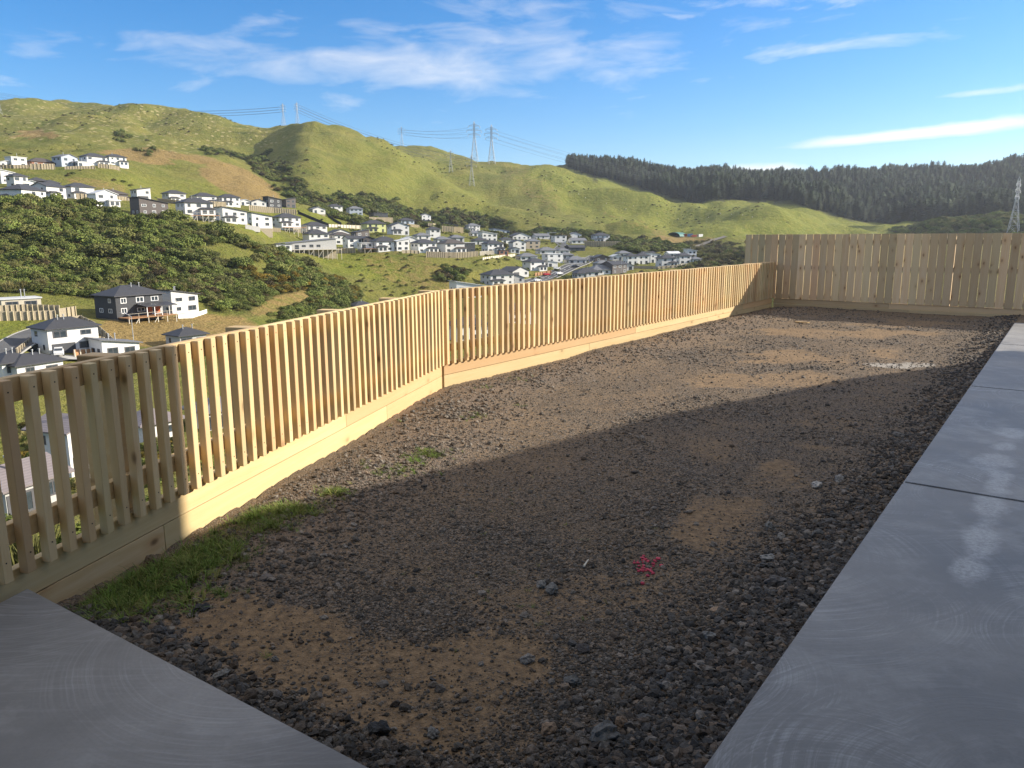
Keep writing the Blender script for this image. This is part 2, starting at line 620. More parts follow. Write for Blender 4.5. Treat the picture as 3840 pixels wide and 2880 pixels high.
# ------------------------------------------------------------------ terrain
COLS = {
    -300: [(180, 760), (240, 690), (300, 580), (340, 470), (400, 420), (510, 370), (650, 330), (800, 300), (950, 262), (1150, 228), (1400, 245), (2200, 330)],
    0: [(180, 748), (215, 692), (240, 655), (300, 555), (340, 452), (365, 437), (400, 408), (440, 393), (510, 361), (560, 346), (650, 328), (800, 297), (950, 258), (1150, 219), (1400, 235), (2200, 330)],
    100: [(180, 765), (215, 692), (240, 657), (300, 555), (340, 456), (365, 438), (400, 415), (440, 398), (510, 360), (560, 346), (650, 330), (800, 300), (950, 258), (1150, 220), (1400, 235), (2200, 330)],
    180: [(180, 765), (205, 705), (240, 660), (300, 558), (342, 462), (368, 442), (410, 424), (450, 405), (510, 357), (560, 345), (680, 322), (850, 285), (1000, 245), (1140, 217), (1400, 235), (2200, 330)],
    250: [(180, 768), (205, 715), (240, 665), (300, 560), (345, 470), (370, 447), (420, 427), (470, 402), (510, 357), (560, 345), (700, 318), (900, 262), (1130, 211), (1400, 235), (2200, 330)],
    350: [(205, 720), (240, 668), (300, 560), (348, 468), (400, 448), (480, 437), (540, 405), (600, 370), (700, 335), (900, 280), (1120, 229), (1400, 250), (2200, 330)],
    450: [(205, 728), (240, 685), (300, 572), (345, 486), (400, 460), (490, 443), (550, 415), (620, 380), (720, 342), (900, 290), (1100, 241), (1400, 262), (2200, 330)],
    550: [(240, 705), (300, 602), (345, 520), (380, 492), (430, 470), (500, 447), (560, 420), (640, 392), (740, 366), (850, 342), (950, 300), (1080, 250), (1300, 275), (2200, 330)],
    600: [(240, 725), (300, 622), (348, 545), (400, 522), (440, 498), (470, 478), (510, 450), (570, 430), (640, 420), (740, 396), (860, 352), (960, 300), (1060, 262), (1300, 285), (2200, 340)],
    655: [(240, 735), (300, 640), (349, 565), (405, 532), (440, 512), (467, 490), (510, 459), (570, 440), (640, 426), (740, 376), (860, 300), (960, 264), (1080, 275), (1400, 285), (2200, 340)],
    690: [(240, 745), (300, 655), (350, 585), (410, 545), (440, 527), (465, 503), (510, 468), (570, 450), (640, 438), (740, 388), (860, 302), (950, 262), (1100, 295), (1400, 285), (2200, 340)],
    750: [(300, 690), (350, 600), (410, 545), (440, 530), (465, 512), (520, 490), (580, 468), (640, 455), (740, 408), (860, 326), (955, 274), (1100, 305), (1400, 300), (2200, 345)],
    850: [(300, 700), (350, 625), (400, 549), (440, 525), (465, 508), (520, 495), (580, 482), (640, 470), (740, 430), (850, 370), (930, 318), (990, 311), (1150, 335), (1350, 309), (1800, 345)],
    950: [(320, 690), (400, 562), (440, 536), (480, 515), (560, 500), (640, 485), (740, 455), (820, 410), (885, 368), (960, 395), (1100, 345), (1280, 322), (1800, 355)],
    1050: [(340, 650), (400, 585), (430, 562), (480, 536), (560, 515), (650, 502), (720, 474), (780, 440), (835, 416), (910, 440), (1050, 380), (1200, 352), (1800, 370)],
    1150: [(340, 690), (400, 615), (440, 592), (480, 562), (560, 535), (650, 514), (740, 482), (795, 453), (870, 468), (1000, 400), (1150, 338), (1400, 378), (1900, 370)],
    1250: [(340, 695), (400, 615), (440, 592), (480, 570), (560, 545), (650, 520), (740, 493), (800, 468), (880, 456), (1000, 415), (1150, 367), (1250, 390), (1550, 343), (2100, 400)],
    1350: [(400, 615), (440, 592), (490, 569), (560, 545), (660, 522), (760, 492), (840, 470), (950, 430), (1080, 387), (1150, 410), (1300, 398), (1650, 358), (2200, 420)],
    1450: [(400, 618), (450, 587), (490, 572), (580, 548), (700, 517), (780, 499), (850, 476), (930, 450), (1000, 428), (1080, 452), (1200, 428), (1650, 371), (2200, 420)],
    1550: [(400, 618), (450, 588), (520, 562), (600, 540), (700, 514), (760, 502), (850, 470), (930, 436), (1010, 445), (1100, 435), (1650, 380), (2200, 420)],
    1650: [(400, 600), (520, 558), (640, 527), (740, 509), (820, 470), (890, 432), (970, 450), (1080, 432), (1650, 385), (2200, 420)],
    1750: [(400, 565), (640, 525), (740, 511), (820, 482), (900, 449), (1000, 462), (1100, 442), (1650, 386), (2200, 420)],
    1850: [(400, 550), (740, 512), (850, 492), (950, 478), (1050, 484), (1150, 465), (1650, 385), (2200, 420)],
    1950: [(400, 550), (700, 516), (850, 486), (950, 491), (1050, 490), (1150, 474), (1650, 382), (2200, 420)],
    2050: [(400, 545), (600, 522), (700, 498), (850, 452), (950, 492), (1150, 462), (1650, 379), (2200, 420)],
    2140: [(400, 545), (600, 520), (700, 494), (850, 441), (950, 488), (1150, 458), (1650, 372), (2200, 410)],
    2250: [(400, 545), (600, 522), (700, 503), (850, 475), (950, 492), (1150, 462), (1650, 368), (2200, 400)],
    2600: [(400, 545), (600, 530), (850, 500), (1150, 475), (1650, 375), (2200, 400)],
}
AZ = np.radians(np.concatenate([np.arange(-180, -48, 4.0), np.arange(-46, 46.01, 0.125), np.arange(50, 180, 4.0)]))
RR = np.concatenate([np.geomspace(2.5, 150, 84)[:-1], np.arange(150, 700, 3.4), np.geomspace(700, 2900, 92)])
NA, NR = len(AZ), len(RR)
_caz, _cz = [], []
for cx in sorted(COLS):
    d = ray(cx, 514)
    _caz.append(math.atan2(d.x, d.y))
    if cx <= 1000:
        near = [(0, -0.5), (40, -14.0), (90, -25.0), (125, -26.5)]
    elif cx <= 1600:
        near = [(0, -0.5), (40, -14.0), (90, -25.0), (150, -31.0), (250, -33.0)]
    else:
        near = [(0, -0.5), (60, -2.0), (150, -5.0), (250, -8.0)]
    rs, zs = [q[0] for q in near], [q[1] for q in near]
    for r_, y_ in COLS[cx]:
        d = ray(cx, y_)
        rs.append(r_)
        zs.append(CZ + r_ * d.z / math.hypot(d.x, d.y))
    rs.append(4000)
    zs.append(zs[-1] - 60)
    _cz.append(np.interp(RR, rs, zs))
_caz, _cz = np.array(_caz), np.array(_cz)
ZT = np.empty((NA, NR))
for k in range(NR):
    ZT[:, k] = np.interp(AZ, _caz, _cz[:, k])


def blur(a, sig, axis):
    n = int(sig * 3) + 1
    kx = np.exp(-0.5 * (np.arange(-n, n + 1) / sig) ** 2)
    kx /= kx.sum()
    pad = [(0, 0), (0, 0)]
    pad[axis] = (n, n)
    p = np.pad(a, pad, mode='edge')
    return np.apply_along_axis(lambda v: np.convolve(v, kx, 'valid'), axis, p)


ZT = blur(ZT, 5.0, 0)
ZT = blur(ZT, 1.6, 1)
TX, TY = np.sin(AZ)[:, None] * RR[None, :], np.cos(AZ)[:, None] * RR[None, :]
rr2 = np.broadcast_to(RR[None, :], TX.shape)
# spurs and gullies on the hills, small lumps nearer
hillw = np.clip((rr2 - 520) / 250, 0, 1)
rid = 1 - np.sqrt((2 * fbm(TX / 175 + 3, TY / 175 + 8, 3, 5) - 1) ** 2 + .012)
rid2 = 1 - np.sqrt((2 * fbm(TX / 88 + 5, TY / 88 + 2, 3, 25) - 1) ** 2 + .02)
ZT = ZT + hillw * (rid2 - .7) * 17
ZT = ZT + hillw * ((rid - 0.72) * 30 + (0.72 - np.abs(2 * fbm(TX / 62 + 1, TY / 62, 4, 15) - 1)) * -9 + (fbm(TX / 40, TY / 40, 4, 9) - 0.5) * 8)
ZT = ZT + np.clip((rr2 - 100) / 200, 0, 1) * (fbm(TX / 22, TY / 22, 3, 31) - 0.5) * 2.2
# the bank falling away outside the slatted fence; level ground elsewhere round the yard
dout = outside(TX, TY)
znear = np.where(dout > 0, -0.30 - 0.44 * dout, -0.45)
wn = np.clip((rr2 - 30) / 55, 0, 1)
wn = wn * wn * (3 - 2 * wn)
behind = np.clip((np.abs(AZ) - R(60)) / R(25), 0, 1)[:, None]
ZT = ZT * wn + np.maximum(znear, -24) * (1 - wn)
ZT = ZT * (1 - behind * (dout < 0)) + (-0.45) * behind * (dout < 0)


def ground(x, y):
    a, r = math.atan2(x, y), math.hypot(x, y)
    i = min(max(np.searchsorted(AZ, a) - 1, 0), NA - 2)
    k = min(max(np.searchsorted(RR, r) - 1, 0), NR - 2)
    fa = (a - AZ[i]) / (AZ[i + 1] - AZ[i])
    fr = min(max((r - RR[k]) / (RR[k + 1] - RR[k]), 0), 1)
    return float((ZT[i, k] * (1 - fr) + ZT[i, k + 1] * fr) * (1 - fa) + (ZT[i + 1, k] * (1 - fr) + ZT[i + 1, k + 1] * fr) * fa)


def land(x, y, rmin=25.0, rmax=2600.0):
    """where the line of sight through a picture position first meets the terrain"""
    d = ray(x, y)
    h = math.hypot(d.x, d.y)
    r = rmin
    pr = r
    while r < rmax:
        z = CZ + d.z / h * r
        if ground(d.x / h * r, d.y / h * r) >= z:
            for _ in range(18):
                m = 0.5 * (pr + r)
                if ground(d.x / h * m, d.y / h * m) >= CZ + d.z / h * m:
                    r = m
                else:
                    pr = m
            break
        pr = r
        r += max(1.2, r * 0.006)
    return Vector((d.x / h * r, d.y / h * r, ground(d.x / h * r, d.y / h * r)))

# ------------------------------------------------------------------ houses on the hillside and in the valley
# (x centre, width, y of ground line, storeys, roof, wall, roof colour, turn, extras) in picture positions
HROWS = [
    ('in top hillside row', [
        (10, 26, 362, 1, 'gable_front', 'white', 'light', 20, ''), (36, 40, 361, 2, 'flat', 'white', 'light', 30, ''),
        (88, 64, 360, 1, 'hip', 'brick', 'brown', 25, ''), (142, 50, 360, 2, 'gable_front', 'blue', 'grey', 38, 'p'),
        (174, 16, 360, 1, 'flat', 'white', 'light', 30, ''), (203, 54, 358, 2, 'hip', 'white', 'dark', 28, 'p'),
        (249, 46, 357, 2, 'hip', 'white', 'dark', 28, 'p')]),
    ('under the grass hillside', [
        (10, 24, 397, 2, 'mono', 'white', 'light', 30, ''), (33, 30, 396, 1, 'gable_front', 'white', 'light', 25, ''),
        (39, 36, 407, 2, 'hip', 'white', 'dark', 30, ''), (64, 22, 408, 1, 'gable_front', 'white', 'light', 15, ''),
        (81, 38, 403, 1, 'hip', 'charcoal', 'dark', 25, ''), (109, 30, 408, 1, 'hip', 'charcoal', 'dark', 25, ''),
        (171, 62, 430, 2, 'hip', 'white', 'dark', 30, 'p'), (241, 66, 431, 1, 'hip', 'brown', 'brown', 30, ''),
        (305, 38, 433, 2, 'mono', 'white', 'dark', 30, 'g'), (377, 48, 438, 2, 'hip', 'white', 'dark', 30, 'p'),
        (441, 53, 444, 2, 'hip', 'white', 'dark', 25, 'p'), (494, 49, 446, 2, 'hip', 'white', 'dark', 25, 'p'),
        (527, 22, 444, 1, 'gable_front', 'white', 'light', 20, ''), (556, 40, 446, 1, 'gable_front', 'white', 'dark', 20, ''),
        (589, 39, 449, 2, 'mono', 'charcoal', 'dark', 30, ''), (624, 28, 449, 2, 'mono', 'brown', 'dark', 30, ''),
        (685, 35, 461, 1, 'gable_front', 'white', 'grey', 25, ''), (723, 34, 460, 2, 'hip', 'white', 'dark', 25, 'p'),
        (766, 35, 465, 2, 'hip', 'blue', 'grey', 20, ''), (818, 41, 474, 2, 'flat', 'charcoal', 'dark', 25, ''),
        (876, 38, 484, 1, 'hip', 'blue', 'dark', 25, ''), (918, 26, 478, 2, 'gable_front', 'white', 'grey', 25, ''),
        (921, 44, 488, 1, 'gable_front', 'charcoal', 'dark', 25, ''), (969, 42, 493, 1, 'mono', 'brown', 'dark', 25, ''),
        (1020, 34, 500, 2, 'hip', 'white', 'grey', 30, 'p')]),
    ('along the bush edge', [
        (24, 50, 438, 1, 'hip', 'white', 'brown', 35, ''), (53, 85, 439, 2, 'hip', 'white', 'dark', 50, ''),
        (107, 66, 430, 2, 'gable', 'white', 'dark', 48, 'p'), (223, 58, 446, 2, 'gable_front', 'white', 'light', 30, 'p'),
        (324, 76, 466, 2, 'mono', 'brown', 'dark', 25, 'w'), (422, 76, 475, 2, 'hip', 'white', 'dark', 25, 'pdu'),
        (500, 66, 482, 2, 'mono', 'white', 'dark', 25, 'p'), (560, 56, 491, 2, 'mono', 'white', 'dark', 25, '')]),
    ('on middle ridge', [
        (619, 62, 499, 2, 'hip', 'white', 'dark', 30, 'pdu'), (679, 56, 508, 2, 'hip', 'white', 'dark', 30, 'p'),
        (731, 50, 513, 1, 'gable_front', 'white', 'dark', 30, ''), (778, 40, 512, 1, 'mono', 'brown', 'dark', 30, ''),
        (807, 54, 502, 2, 'hip', 'lime', 'dark', 25, 'p'), (860, 48, 507, 2, 'gable_front', 'white', 'dark', 22, 'pg'),
        (911, 38, 519, 1, 'hip', 'white', 'grey', 25, ''), (936, 30, 514, 2, 'hip', 'white', 'dark', 25, ''),
        (683, 56, 527, 2, 'hip', 'white', 'dark', 25, ''), (735, 44, 529, 2, 'hip', 'white', 'brown', 25, ''),
        (830, 40, 528, 1, 'hip', 'white', 'dark', 25, ''), (985, 36, 523, 1, 'hip', 'grey', 'grey', 25, ''), (955, 38, 527, 1, 'hip', 'white', 'grey', 25, ''), (884, 36, 527, 1, 'gable_front', 'white', 'light', 25, ''), (1036, 38, 529, 1, 'hip', 'white', 'dark', 25, '')]),
    ('on grass bank edge', [
        (609, 40, 542, 1, 'flat', 'white', 'grey', 20, ''), (662, 140, 548, 1, 'mono', 'grey', 'grey', 22, 'du'),
        (764, 46, 537, 2, 'gable', 'white', 'dark', 25, ''), (793, 16, 537, 2, 'gable_front', 'brown', 'dark', 20, ''),
        (789, 32, 545, 1, 'flat', 'white', 'light', 20, 'du'), (826, 53, 544, 2, 'hip', 'white', 'dark', 28, 'p'),
        (866, 36, 543, 2, 'mono', 'white', 'light', 25, ''), (915, 57, 547, 2, 'hip', 'white', 'dark', 32, 'p'),
        (974, 60, 547, 2, 'hip', 'white', 'brown', 32, 'p'), (1010, 32, 545, 2, 'flat', 'charcoal', 'light', 25, ''),
        (1064, 48, 546, 2, 'hip', 'white', 'dark', 30, 'p'), (1084, 26, 551, 1, 'flat', 'brick', 'brown', 25, '')]),
    ('in far cluster', [
        (1078, 46, 505, 1, 'mono', 'blue', 'grey', 25, ''), (1053, 42, 522, 2, 'mono', 'white', 'light', 25, ''),
        (1121, 52, 518, 1, 'gable_front', 'white', 'dark', 25, ''), (1168, 40, 517, 1, 'gable', 'white', 'grey', 25, ''),
        (1198, 32, 509, 1, 'flat', 'white', 'light', 20, ''), (1207, 34, 524, 2, 'flat', 'white', 'dark', 25, ''),
        (1240, 32, 514, 1, 'gable_front', 'white', 'grey', 25, ''), (1246, 42, 527, 1, 'gable', 'white', 'grey', 25, ''),
        (1117, 38, 541, 2, 'gable_front', 'white', 'dark', 28, ''), (1140, 52, 538, 2, 'flat', 'tan', 'grey', 28, ''),
        (1110, 20, 547, 1, 'gable_front', 'white', 'dark', 20, ''), (1179, 46, 550, 1, 'hip', 'white', 'grey', 25, ''),
        (1215, 32, 550, 1, 'hip', 'white', 'grey', 25, ''), (1242, 44, 543, 1, 'gable', 'charcoal', 'dark', 25, ''),
        (1297, 40, 523, 2, 'hip', 'white', 'dark', 25, 'p'), (1193, 46, 568, 2, 'flat', 'white', 'light', 30, ''),
        (1137, 48, 564, 1, 'hip', 'white', 'grey', 25, ''),
        (1150, 34, 529, 1, 'hip', 'grey', 'grey', 25, ''), (1030, 36, 511, 1, 'gable', 'white', 'grey', 25, ''), (1092, 34, 526, 1, 'hip', 'white', 'dark', 28, '')]),
    ('beside valley road', [
        (1074, 74, 618, 2, 'hip', 'white', 'dark', 32, 'p'), (1111, 44, 612, 1, 'gable_front', 'grey', 'dark', 28, ''),
        (1110, 66, 598, 1, 'gable_front', 'grey', 'dark', 50, 'g'), (1153, 50, 586, 2, 'hip', 'white', 'dark', 38, 'p'),
        (1189, 30, 577, 1, 'mono', 'white', 'light', 30, ''), (1242, 50, 571, 1, 'hip', 'grey', 'grey', 25, ''),
        (1266, 60, 599, 1, 'hip', 'white', 'dark', 30, ''), (1295, 68, 594, 1, 'hip', 'white', 'grey', 30, ''),
        (1252, 30, 602, 1, 'hip', 'grey', 'dark', 30, ''), (1296, 42, 566, 1, 'gable_front', 'brown', 'dark', 25, ''),
        (1326, 56, 592, 2, 'gable', 'brown', 'dark', 48, ''), (1330, 28, 563, 1, 'gable_front', 'white', 'light', 25, ''),
        (1362, 32, 572, 2, 'hip', 'white', 'dark', 30, ''), (1385, 34, 571, 2, 'hip', 'white', 'dark', 32, ''),
        (1411, 32, 568, 2, 'mono', 'white', 'grey', 32, ''), (1438, 44, 577, 2, 'hip', 'white', 'dark', 32, 'p'),
        (1452, 34, 556, 1, 'gable', 'white', 'light', 32, ''), (1474, 37, 571, 2, 'hip', 'white', 'dark', 35, ''),
        (1222, 34, 560, 1, 'hip', 'grey', 'grey', 25, ''), (1345, 34, 556, 1, 'hip', 'white', 'grey', 28, ''), (1398, 36, 557, 1, 'gable', 'white', 'dark', 30, ''), (1300, 40, 579, 1, 'hip', 'grey', 'grey', 28, ''), (1350, 36, 584, 1, 'gable_front', 'white', 'grey', 28, ''),
        (1490, 26, 559, 2, 'mono', 'white', 'light', 30, ''), (1500, 20, 569, 1, 'hip', 'white', 'grey', 30, '')]),
    ('below slatted fence', [
        (42, 84, 670, 1, 'flat', 'cream', 'light', 12, ''), (24, 60, 818, 1, 'hip', 'white', 'dark', 30, ''),
        (70, 124, 822, 1, 'hip', 'white', 'dark', 30, ''), (146, 128, 766, 2, 'hip', 'white', 'dark', 24, 'g'),
        (250, 96, 775, 1, 'mono', 'white', 'grey', 24, ''), (283, 136, 694, 2, 'hip', 'charcoal', 'dark', 32, 'duv'),
        (386, 84, 680, 2, 'mono', 'white', 'dark', 38, ''), (404, 76, 752, 1, 'hip', 'grey', 'dark', 30, ''),
        (168, 150, 1030, 2, 'gable_front', 'white', 'mauve', 40, 'g'), (40, 150, 1120, 1, 'gable', 'grey', 'mauve', 35, ''),
        (330, 110, 960, 1, 'hip', 'white', 'mauve', 30, ''), (470, 120, 930, 1, 'hip', 'white', 'grey', 30, ''),
        (780, 52, 676, 1, 'hip', 'white', 'dark', 30, ''), (1010, 80, 645, 2, 'mono', 'white', 'light', 20, ''),
        (1010, 100, 740, 2, 'hip', 'white', 'dark', 28, ''), (1120, 90, 700, 2, 'hip', 'white', 'dark', 28, '')]),
]
HOUSES = []
for rowname, hs in HROWS:
    order = sorted(range(len(hs)), key=lambda i: hs[i][0])
    for pos, i in enumerate(order):
        x, wpx, yb, st, roof, wall, rc, turn, ex = hs[i]
        P = land(x, yb)
        r = math.hypot(P.x, P.y)
        dep = P.y * _c - (P.z - CZ) * _s
        wm = wpx * dep / (FPX / S)
        dl = R(turn)
        q = 0.72
        W = wm / (math.cos(dl) + q * math.sin(dl))
        W = min(max(W, 6.0), 26.0)
        Dp = min(max(q * W, 6.0), 13.0)
        a = math.atan2(P.x, P.y)
        A = a + math.pi - dl
        cxy = Vector((P.x, P.y, 0)) + Vector((math.sin(a), math.cos(a), 0)) * (0.5 * (Dp * math.cos(dl) + W * math.sin(dl)))
        HOUSES.append(dict(row=rowname, pos=pos, n=len(hs), c=cxy, z=P.z, W=W, D=Dp, A=A, r=r, st=st, roof=roof, wall=wall, rc=rc, ex=ex, x=x, yb=yb))
# benches cut into the slope for the houses
for h in HOUSES:
    d = np.hypot(TX - h['c'].x, TY - h['c'].y)
    r0 = 0.55 * h['W']
    wt = np.clip(1 - (d - r0) / (0.55 * h['W']), 0, 1)
    wt = wt * wt * (3 - 2 * wt) * 0.85
    tgt = np.minimum(ZT, h['z'] + 0.2)
    ZT = ZT * (1 - wt) + tgt * wt

# ------------------------------------------------------------------ land cover (masks follow the photographed patches)
PX, PY = project(TX, TY, ZT)
jx = (fbm(TX / 30, TY / 30, 3, 41) - 0.5)
jy = (fbm(TX / 30, TY / 30, 3, 47) - 0.5)
QX, QY = PX + jx * 46, PY + jy * 26


def in_poly(x, y, poly):
    c = np.zeros(x.shape, bool)
    n = len(poly)
    for i in range(n):
        (x0, y0), (x1, y1) = poly[i], poly[(i + 1) % n]
        cond = ((y0 > y) != (y1 > y)) & (x < (x1 - x0) * (y - y0) / ((y1 - y0) or 1e-9) + x0)
        c ^= cond
    return c


def blob(x, y, cx, cy, rx, ry, rot=0.0):
    c_, s_ = math.cos(rot), math.sin(rot)
    u, v = (x - cx) * c_ + (y - cy) * s_, -(x - cx) * s_ + (y - cy) * c_
    return np.clip(1.4 - np.sqrt((u / rx) ** 2 + (v / ry) ** 2), 0, 0.4) / 0.4


def stripe(x, y, pts, width):
    best = np.full(x.shape, 1e9)
    for (x0, y0), (x1, y1) in zip(pts, pts[1:]):
        dx, dy = x1 - x0, y1 - y0
        t = np.clip(((x - x0) * dx + (y - y0) * dy) / (dx * dx + dy * dy), 0, 1)
        best = np.minimum(best, np.hypot(x - x0 - t * dx, y - y0 - t * dy))
    return np.clip(1.5 - best / width, 0, 0.5) / 0.5


BUSH_POLY = [(-700, 442), (60, 440), (130, 442), (205, 452), (270, 468), (370, 480), (480, 502), (570, 535), (650, 575),
             (730, 600), (775, 640), (765, 690), (700, 720), (560, 720), (470, 690), (430, 655), (340, 640), (200, 650), (110, 640), (-700, 640)]
GULLY = [(470, 305), (545, 318), (575, 365), (620, 405), (665, 437), (760, 452), (830, 462), (940, 468), (1000, 485), (1085, 503)]


def masks(qx, qy, r, x, y):
    near_side = (r > 150)
    bush = in_poly(qx, qy, BUSH_POLY) & (r < 420) & near_side
    clear = np.maximum.reduce([blob(qx, qy, 525, 560, 60, 20, 0.35), blob(qx, qy, 470, 545, 40, 7, 0.1), blob(qx, qy, 600, 655, 70, 14, -0.3), blob(qx, qy, 430, 700, 150, 24), blob(qx, qy, 215, 560, 45, 8)])
    bushd = bush * (1 - clear)
    brk = np.clip((fbm(x / 38, y / 38, 3, 91) - .36) * 5, 0, 1)
    gul = stripe(qx, qy, GULLY, 19) * ((r > 470) & (r < 900))
    gul = np.maximum(gul, stripe(qx, qy, [(262, 298), (290, 312), (330, 332)], 7) * (r > 540))
    gul = gul * brk
    gul = np.maximum(gul, stripe(qx, qy, [(1050, 507), (1180, 505), (1300, 520), (1380, 535), (1480, 545)], 6) * ((r > 520) & (r < 800)))
    mound = np.maximum(blob(qx, qy, 2040, 478, 110, 26), blob(qx, qy, 2170, 474, 80, 30)) * (r > 560) * (r < 1000)
    scrub = np.maximum(blob(qx, qy, 1560, 565, 75, 30), blob(qx, qy, 1530, 535, 55, 14)) * ((r > 380) & (r < 720))
    return bushd, gul, mound, scrub


bushd, gul, mound, scrub = masks(QX, QY, rr2, TX, TY)
PINE_EDGE_X = [1180, 1205, 1245, 1300, 1430, 1490, 1560, 1650, 1710, 1770, 1860, 1930, 2010, 2300]
PINE_EDGE_Y = [330, 345, 372, 385, 420, 440, 432, 432, 437, 458, 480, 484, 480, 476]
pine = (QY < np.interp(QX, PINE_EDGE_X, PINE_EDGE_Y) + 2) & (rr2 > 1060) & (QX > 1200)
dry = np.maximum.reduce([
    blob(QX, QY, 520, 395, 75, 26, 0.5) * (rr2 > 440), blob(QX, QY, 340, 335, 110, 12, 0.05) * (rr2 > 500), blob(QX, QY, 70, 290, 45, 7) * (rr2 > 600),
    blob(QX, QY, 900, 590, 120, 30, 0.35) * (rr2 < 420) * 0.42, blob(QX, QY, 310, 715, 90, 26) * (rr2 < 240), blob(QX, QY, 440, 705, 90, 24) * 0.7,
    blob(QX, QY, 1150, 405, 70, 26, 0.6) * (rr2 > 850) * 0.35, blob(QX, QY, 1390, 490, 90, 5, 0.35) * (rr2 > 700) * .45, blob(QX, QY, 300, 265, 140, 26, 0.2) * 0.2,
    blob(QX, QY, 1480, 520, 60, 12) * 0.7, blob(QX, QY, 600, 650, 80, 16, -0.3) * 0.6, blob(QX, QY, 210, 405, 60, 10, .2) * .5])
lush = np.maximum.reduce([
    blob(QX, QY, 640, 470, 90, 16) * (rr2 > 420), blob(QX, QY, 770, 565, 90, 28, 0.2) * (rr2 < 450), blob(QX, QY, 560, 500, 50, 10, 0.4) * (rr2 < 420),
    blob(QX, QY, 20, 720, 60, 26) * (rr2 < 240), blob(QX, QY, 1330, 440, 180, 40, 0.3) * (rr2 > 800) * 0.9, blob(QX, QY, 1700, 470, 260, 36) * (rr2 > 650),
    blob(QX, QY, 1500, 470, 170, 36, .1) * (rr2 > 700) * 0.9, blob(QX, QY, 900, 400, 150, 50, .4) * 0.4, blob(QX, QY, 390, 410, 130, 22, .1) * .45])
dots = np.clip(blob(QX, QY, 190, 260, 260, 45) + blob(QX, QY, 420, 290, 170, 30), 0, 1) * (rr2 > 560)
undergrowth = np.clip(bushd + gul + mound + scrub * 0.6 + pine, 0, 1)  # dark soil and plant cover beneath bush, scrub and pines

terrain_me = grid_mesh('terrain', TX, TY, ZT, wrap=True)
colour_attr(terrain_me, 'cover', np.stack([dry, lush, undergrowth], -1).reshape(-1, 3))
colour_attr(terrain_me, 'cover2', np.stack([dots, dots, dots], -1).reshape(-1, 3))
m, t, p = new_mat('hill_grass')
at = t.add('ShaderNodeAttribute', attribute_name='cover')
a2 = t.add('ShaderNodeAttribute', attribute_name='cover2')
sp = t.add('ShaderNodeSeparateColor')
t.link(at.outputs['Color'], sp.inputs[0])
ge = t.add('ShaderNodeNewGeometry')
pos = ge.outputs['Position']
n1 = t.noise(pos, 0.035, 6.0, 0.6)
n2 = t.noise(pos, 0.22, 5.0, 0.65)
n3 = t.noise(pos, 0.9, 4.0, 0.7)
base = t.mix(t.ramp(n1, 0.35, 0.68), (0.112, 0.132, 0.026), (0.205, 0.188, 0.046))
base = t.mix(t.math('MULTIPLY', t.ramp(n2, 0.45, 0.75), .7), base, (0.205, 0.180, 0.065))
base = t.mix(t.math('MULTIPLY', t.ramp(n3, 0.52, 0.72), 0.45), base, (0.070, 0.095, 0.022))
tr = t.noise(t.mapping(pos, (.02, .02, .75)), 1.0, 3.0, .6)
base = t.mix(t.math('MULTIPLY', t.ramp(tr, .55, .7), .35), base, (0.075, 0.085, 0.024))
lushc = t.mix(t.ramp(n2, 0.35, 0.7), (0.125, 0.155, 0.022), (0.235, 0.225, 0.045))
base = t.mix(t.math('MULTIPLY', sp.outputs[1], 0.85), base, lushc)
dryc = t.mix(t.ramp(n3, 0.3, 0.7), (0.17, 0.115, 0.045), (0.33, 0.225, 0.095))
base = t.mix(t.math('MULTIPLY', t.ramp(t.math('ADD', sp.outputs[0], t.math('MULTIPLY', t.math('SUBTRACT', n2, 0.5), 1.2)), 0.3, 0.7), 0.85), base, dryc)
# pale tussock spots on the upper hillside
vo = t.add('ShaderNodeTexVoronoi', feature='F1')
t.link(pos, vo.inputs['Vector'])
vo.inputs['Scale'].default_value = 0.14
vo.inputs['Randomness'].default_value = 0.8
spot = t.math('MULTIPLY', t.math('SUBTRACT', 1.0, t.ramp(vo.outputs['Distance'], 0.18, 0.33)), t.math('MULTIPLY', a2.outputs['Fac'], 0.6))
base = t.mix(spot, base, (0.46, 0.38, 0.20))
# darker tufts
vd = t.add('ShaderNodeTexVoronoi', feature='F1')
t.link(pos, vd.inputs['Vector'])
vd.inputs['Scale'].default_value = 0.11
dk = t.math('MULTIPLY', t.math('SUBTRACT', 1.0, t.ramp(vd.outputs['Distance'], 0.12, 0.34)), t.ramp(n1, 0.5, 0.62))
base = t.mix(t.math('MULTIPLY', dk, 0.5), base, (0.05, 0.062, 0.02))
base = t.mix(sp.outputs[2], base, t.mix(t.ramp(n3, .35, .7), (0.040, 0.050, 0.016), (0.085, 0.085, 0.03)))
t.link(base, p.inputs['Base Color'])
p.inputs['Roughness'].default_value = 0.95
p.inputs['Specular IOR Level'].default_value = 0.1
hb = t.math('ADD', t.math('ADD', t.math('MULTIPLY', n2, 1.6), t.math('MULTIPLY', tr, .6)), t.math('MULTIPLY', n3, 0.7))
bump(t, p, hb, 0.85, 1.8)
terrain = link('terrain', terrain_me, MATS['hill_grass'])
terrain['kind'] = 'structure'

UNIT = {}


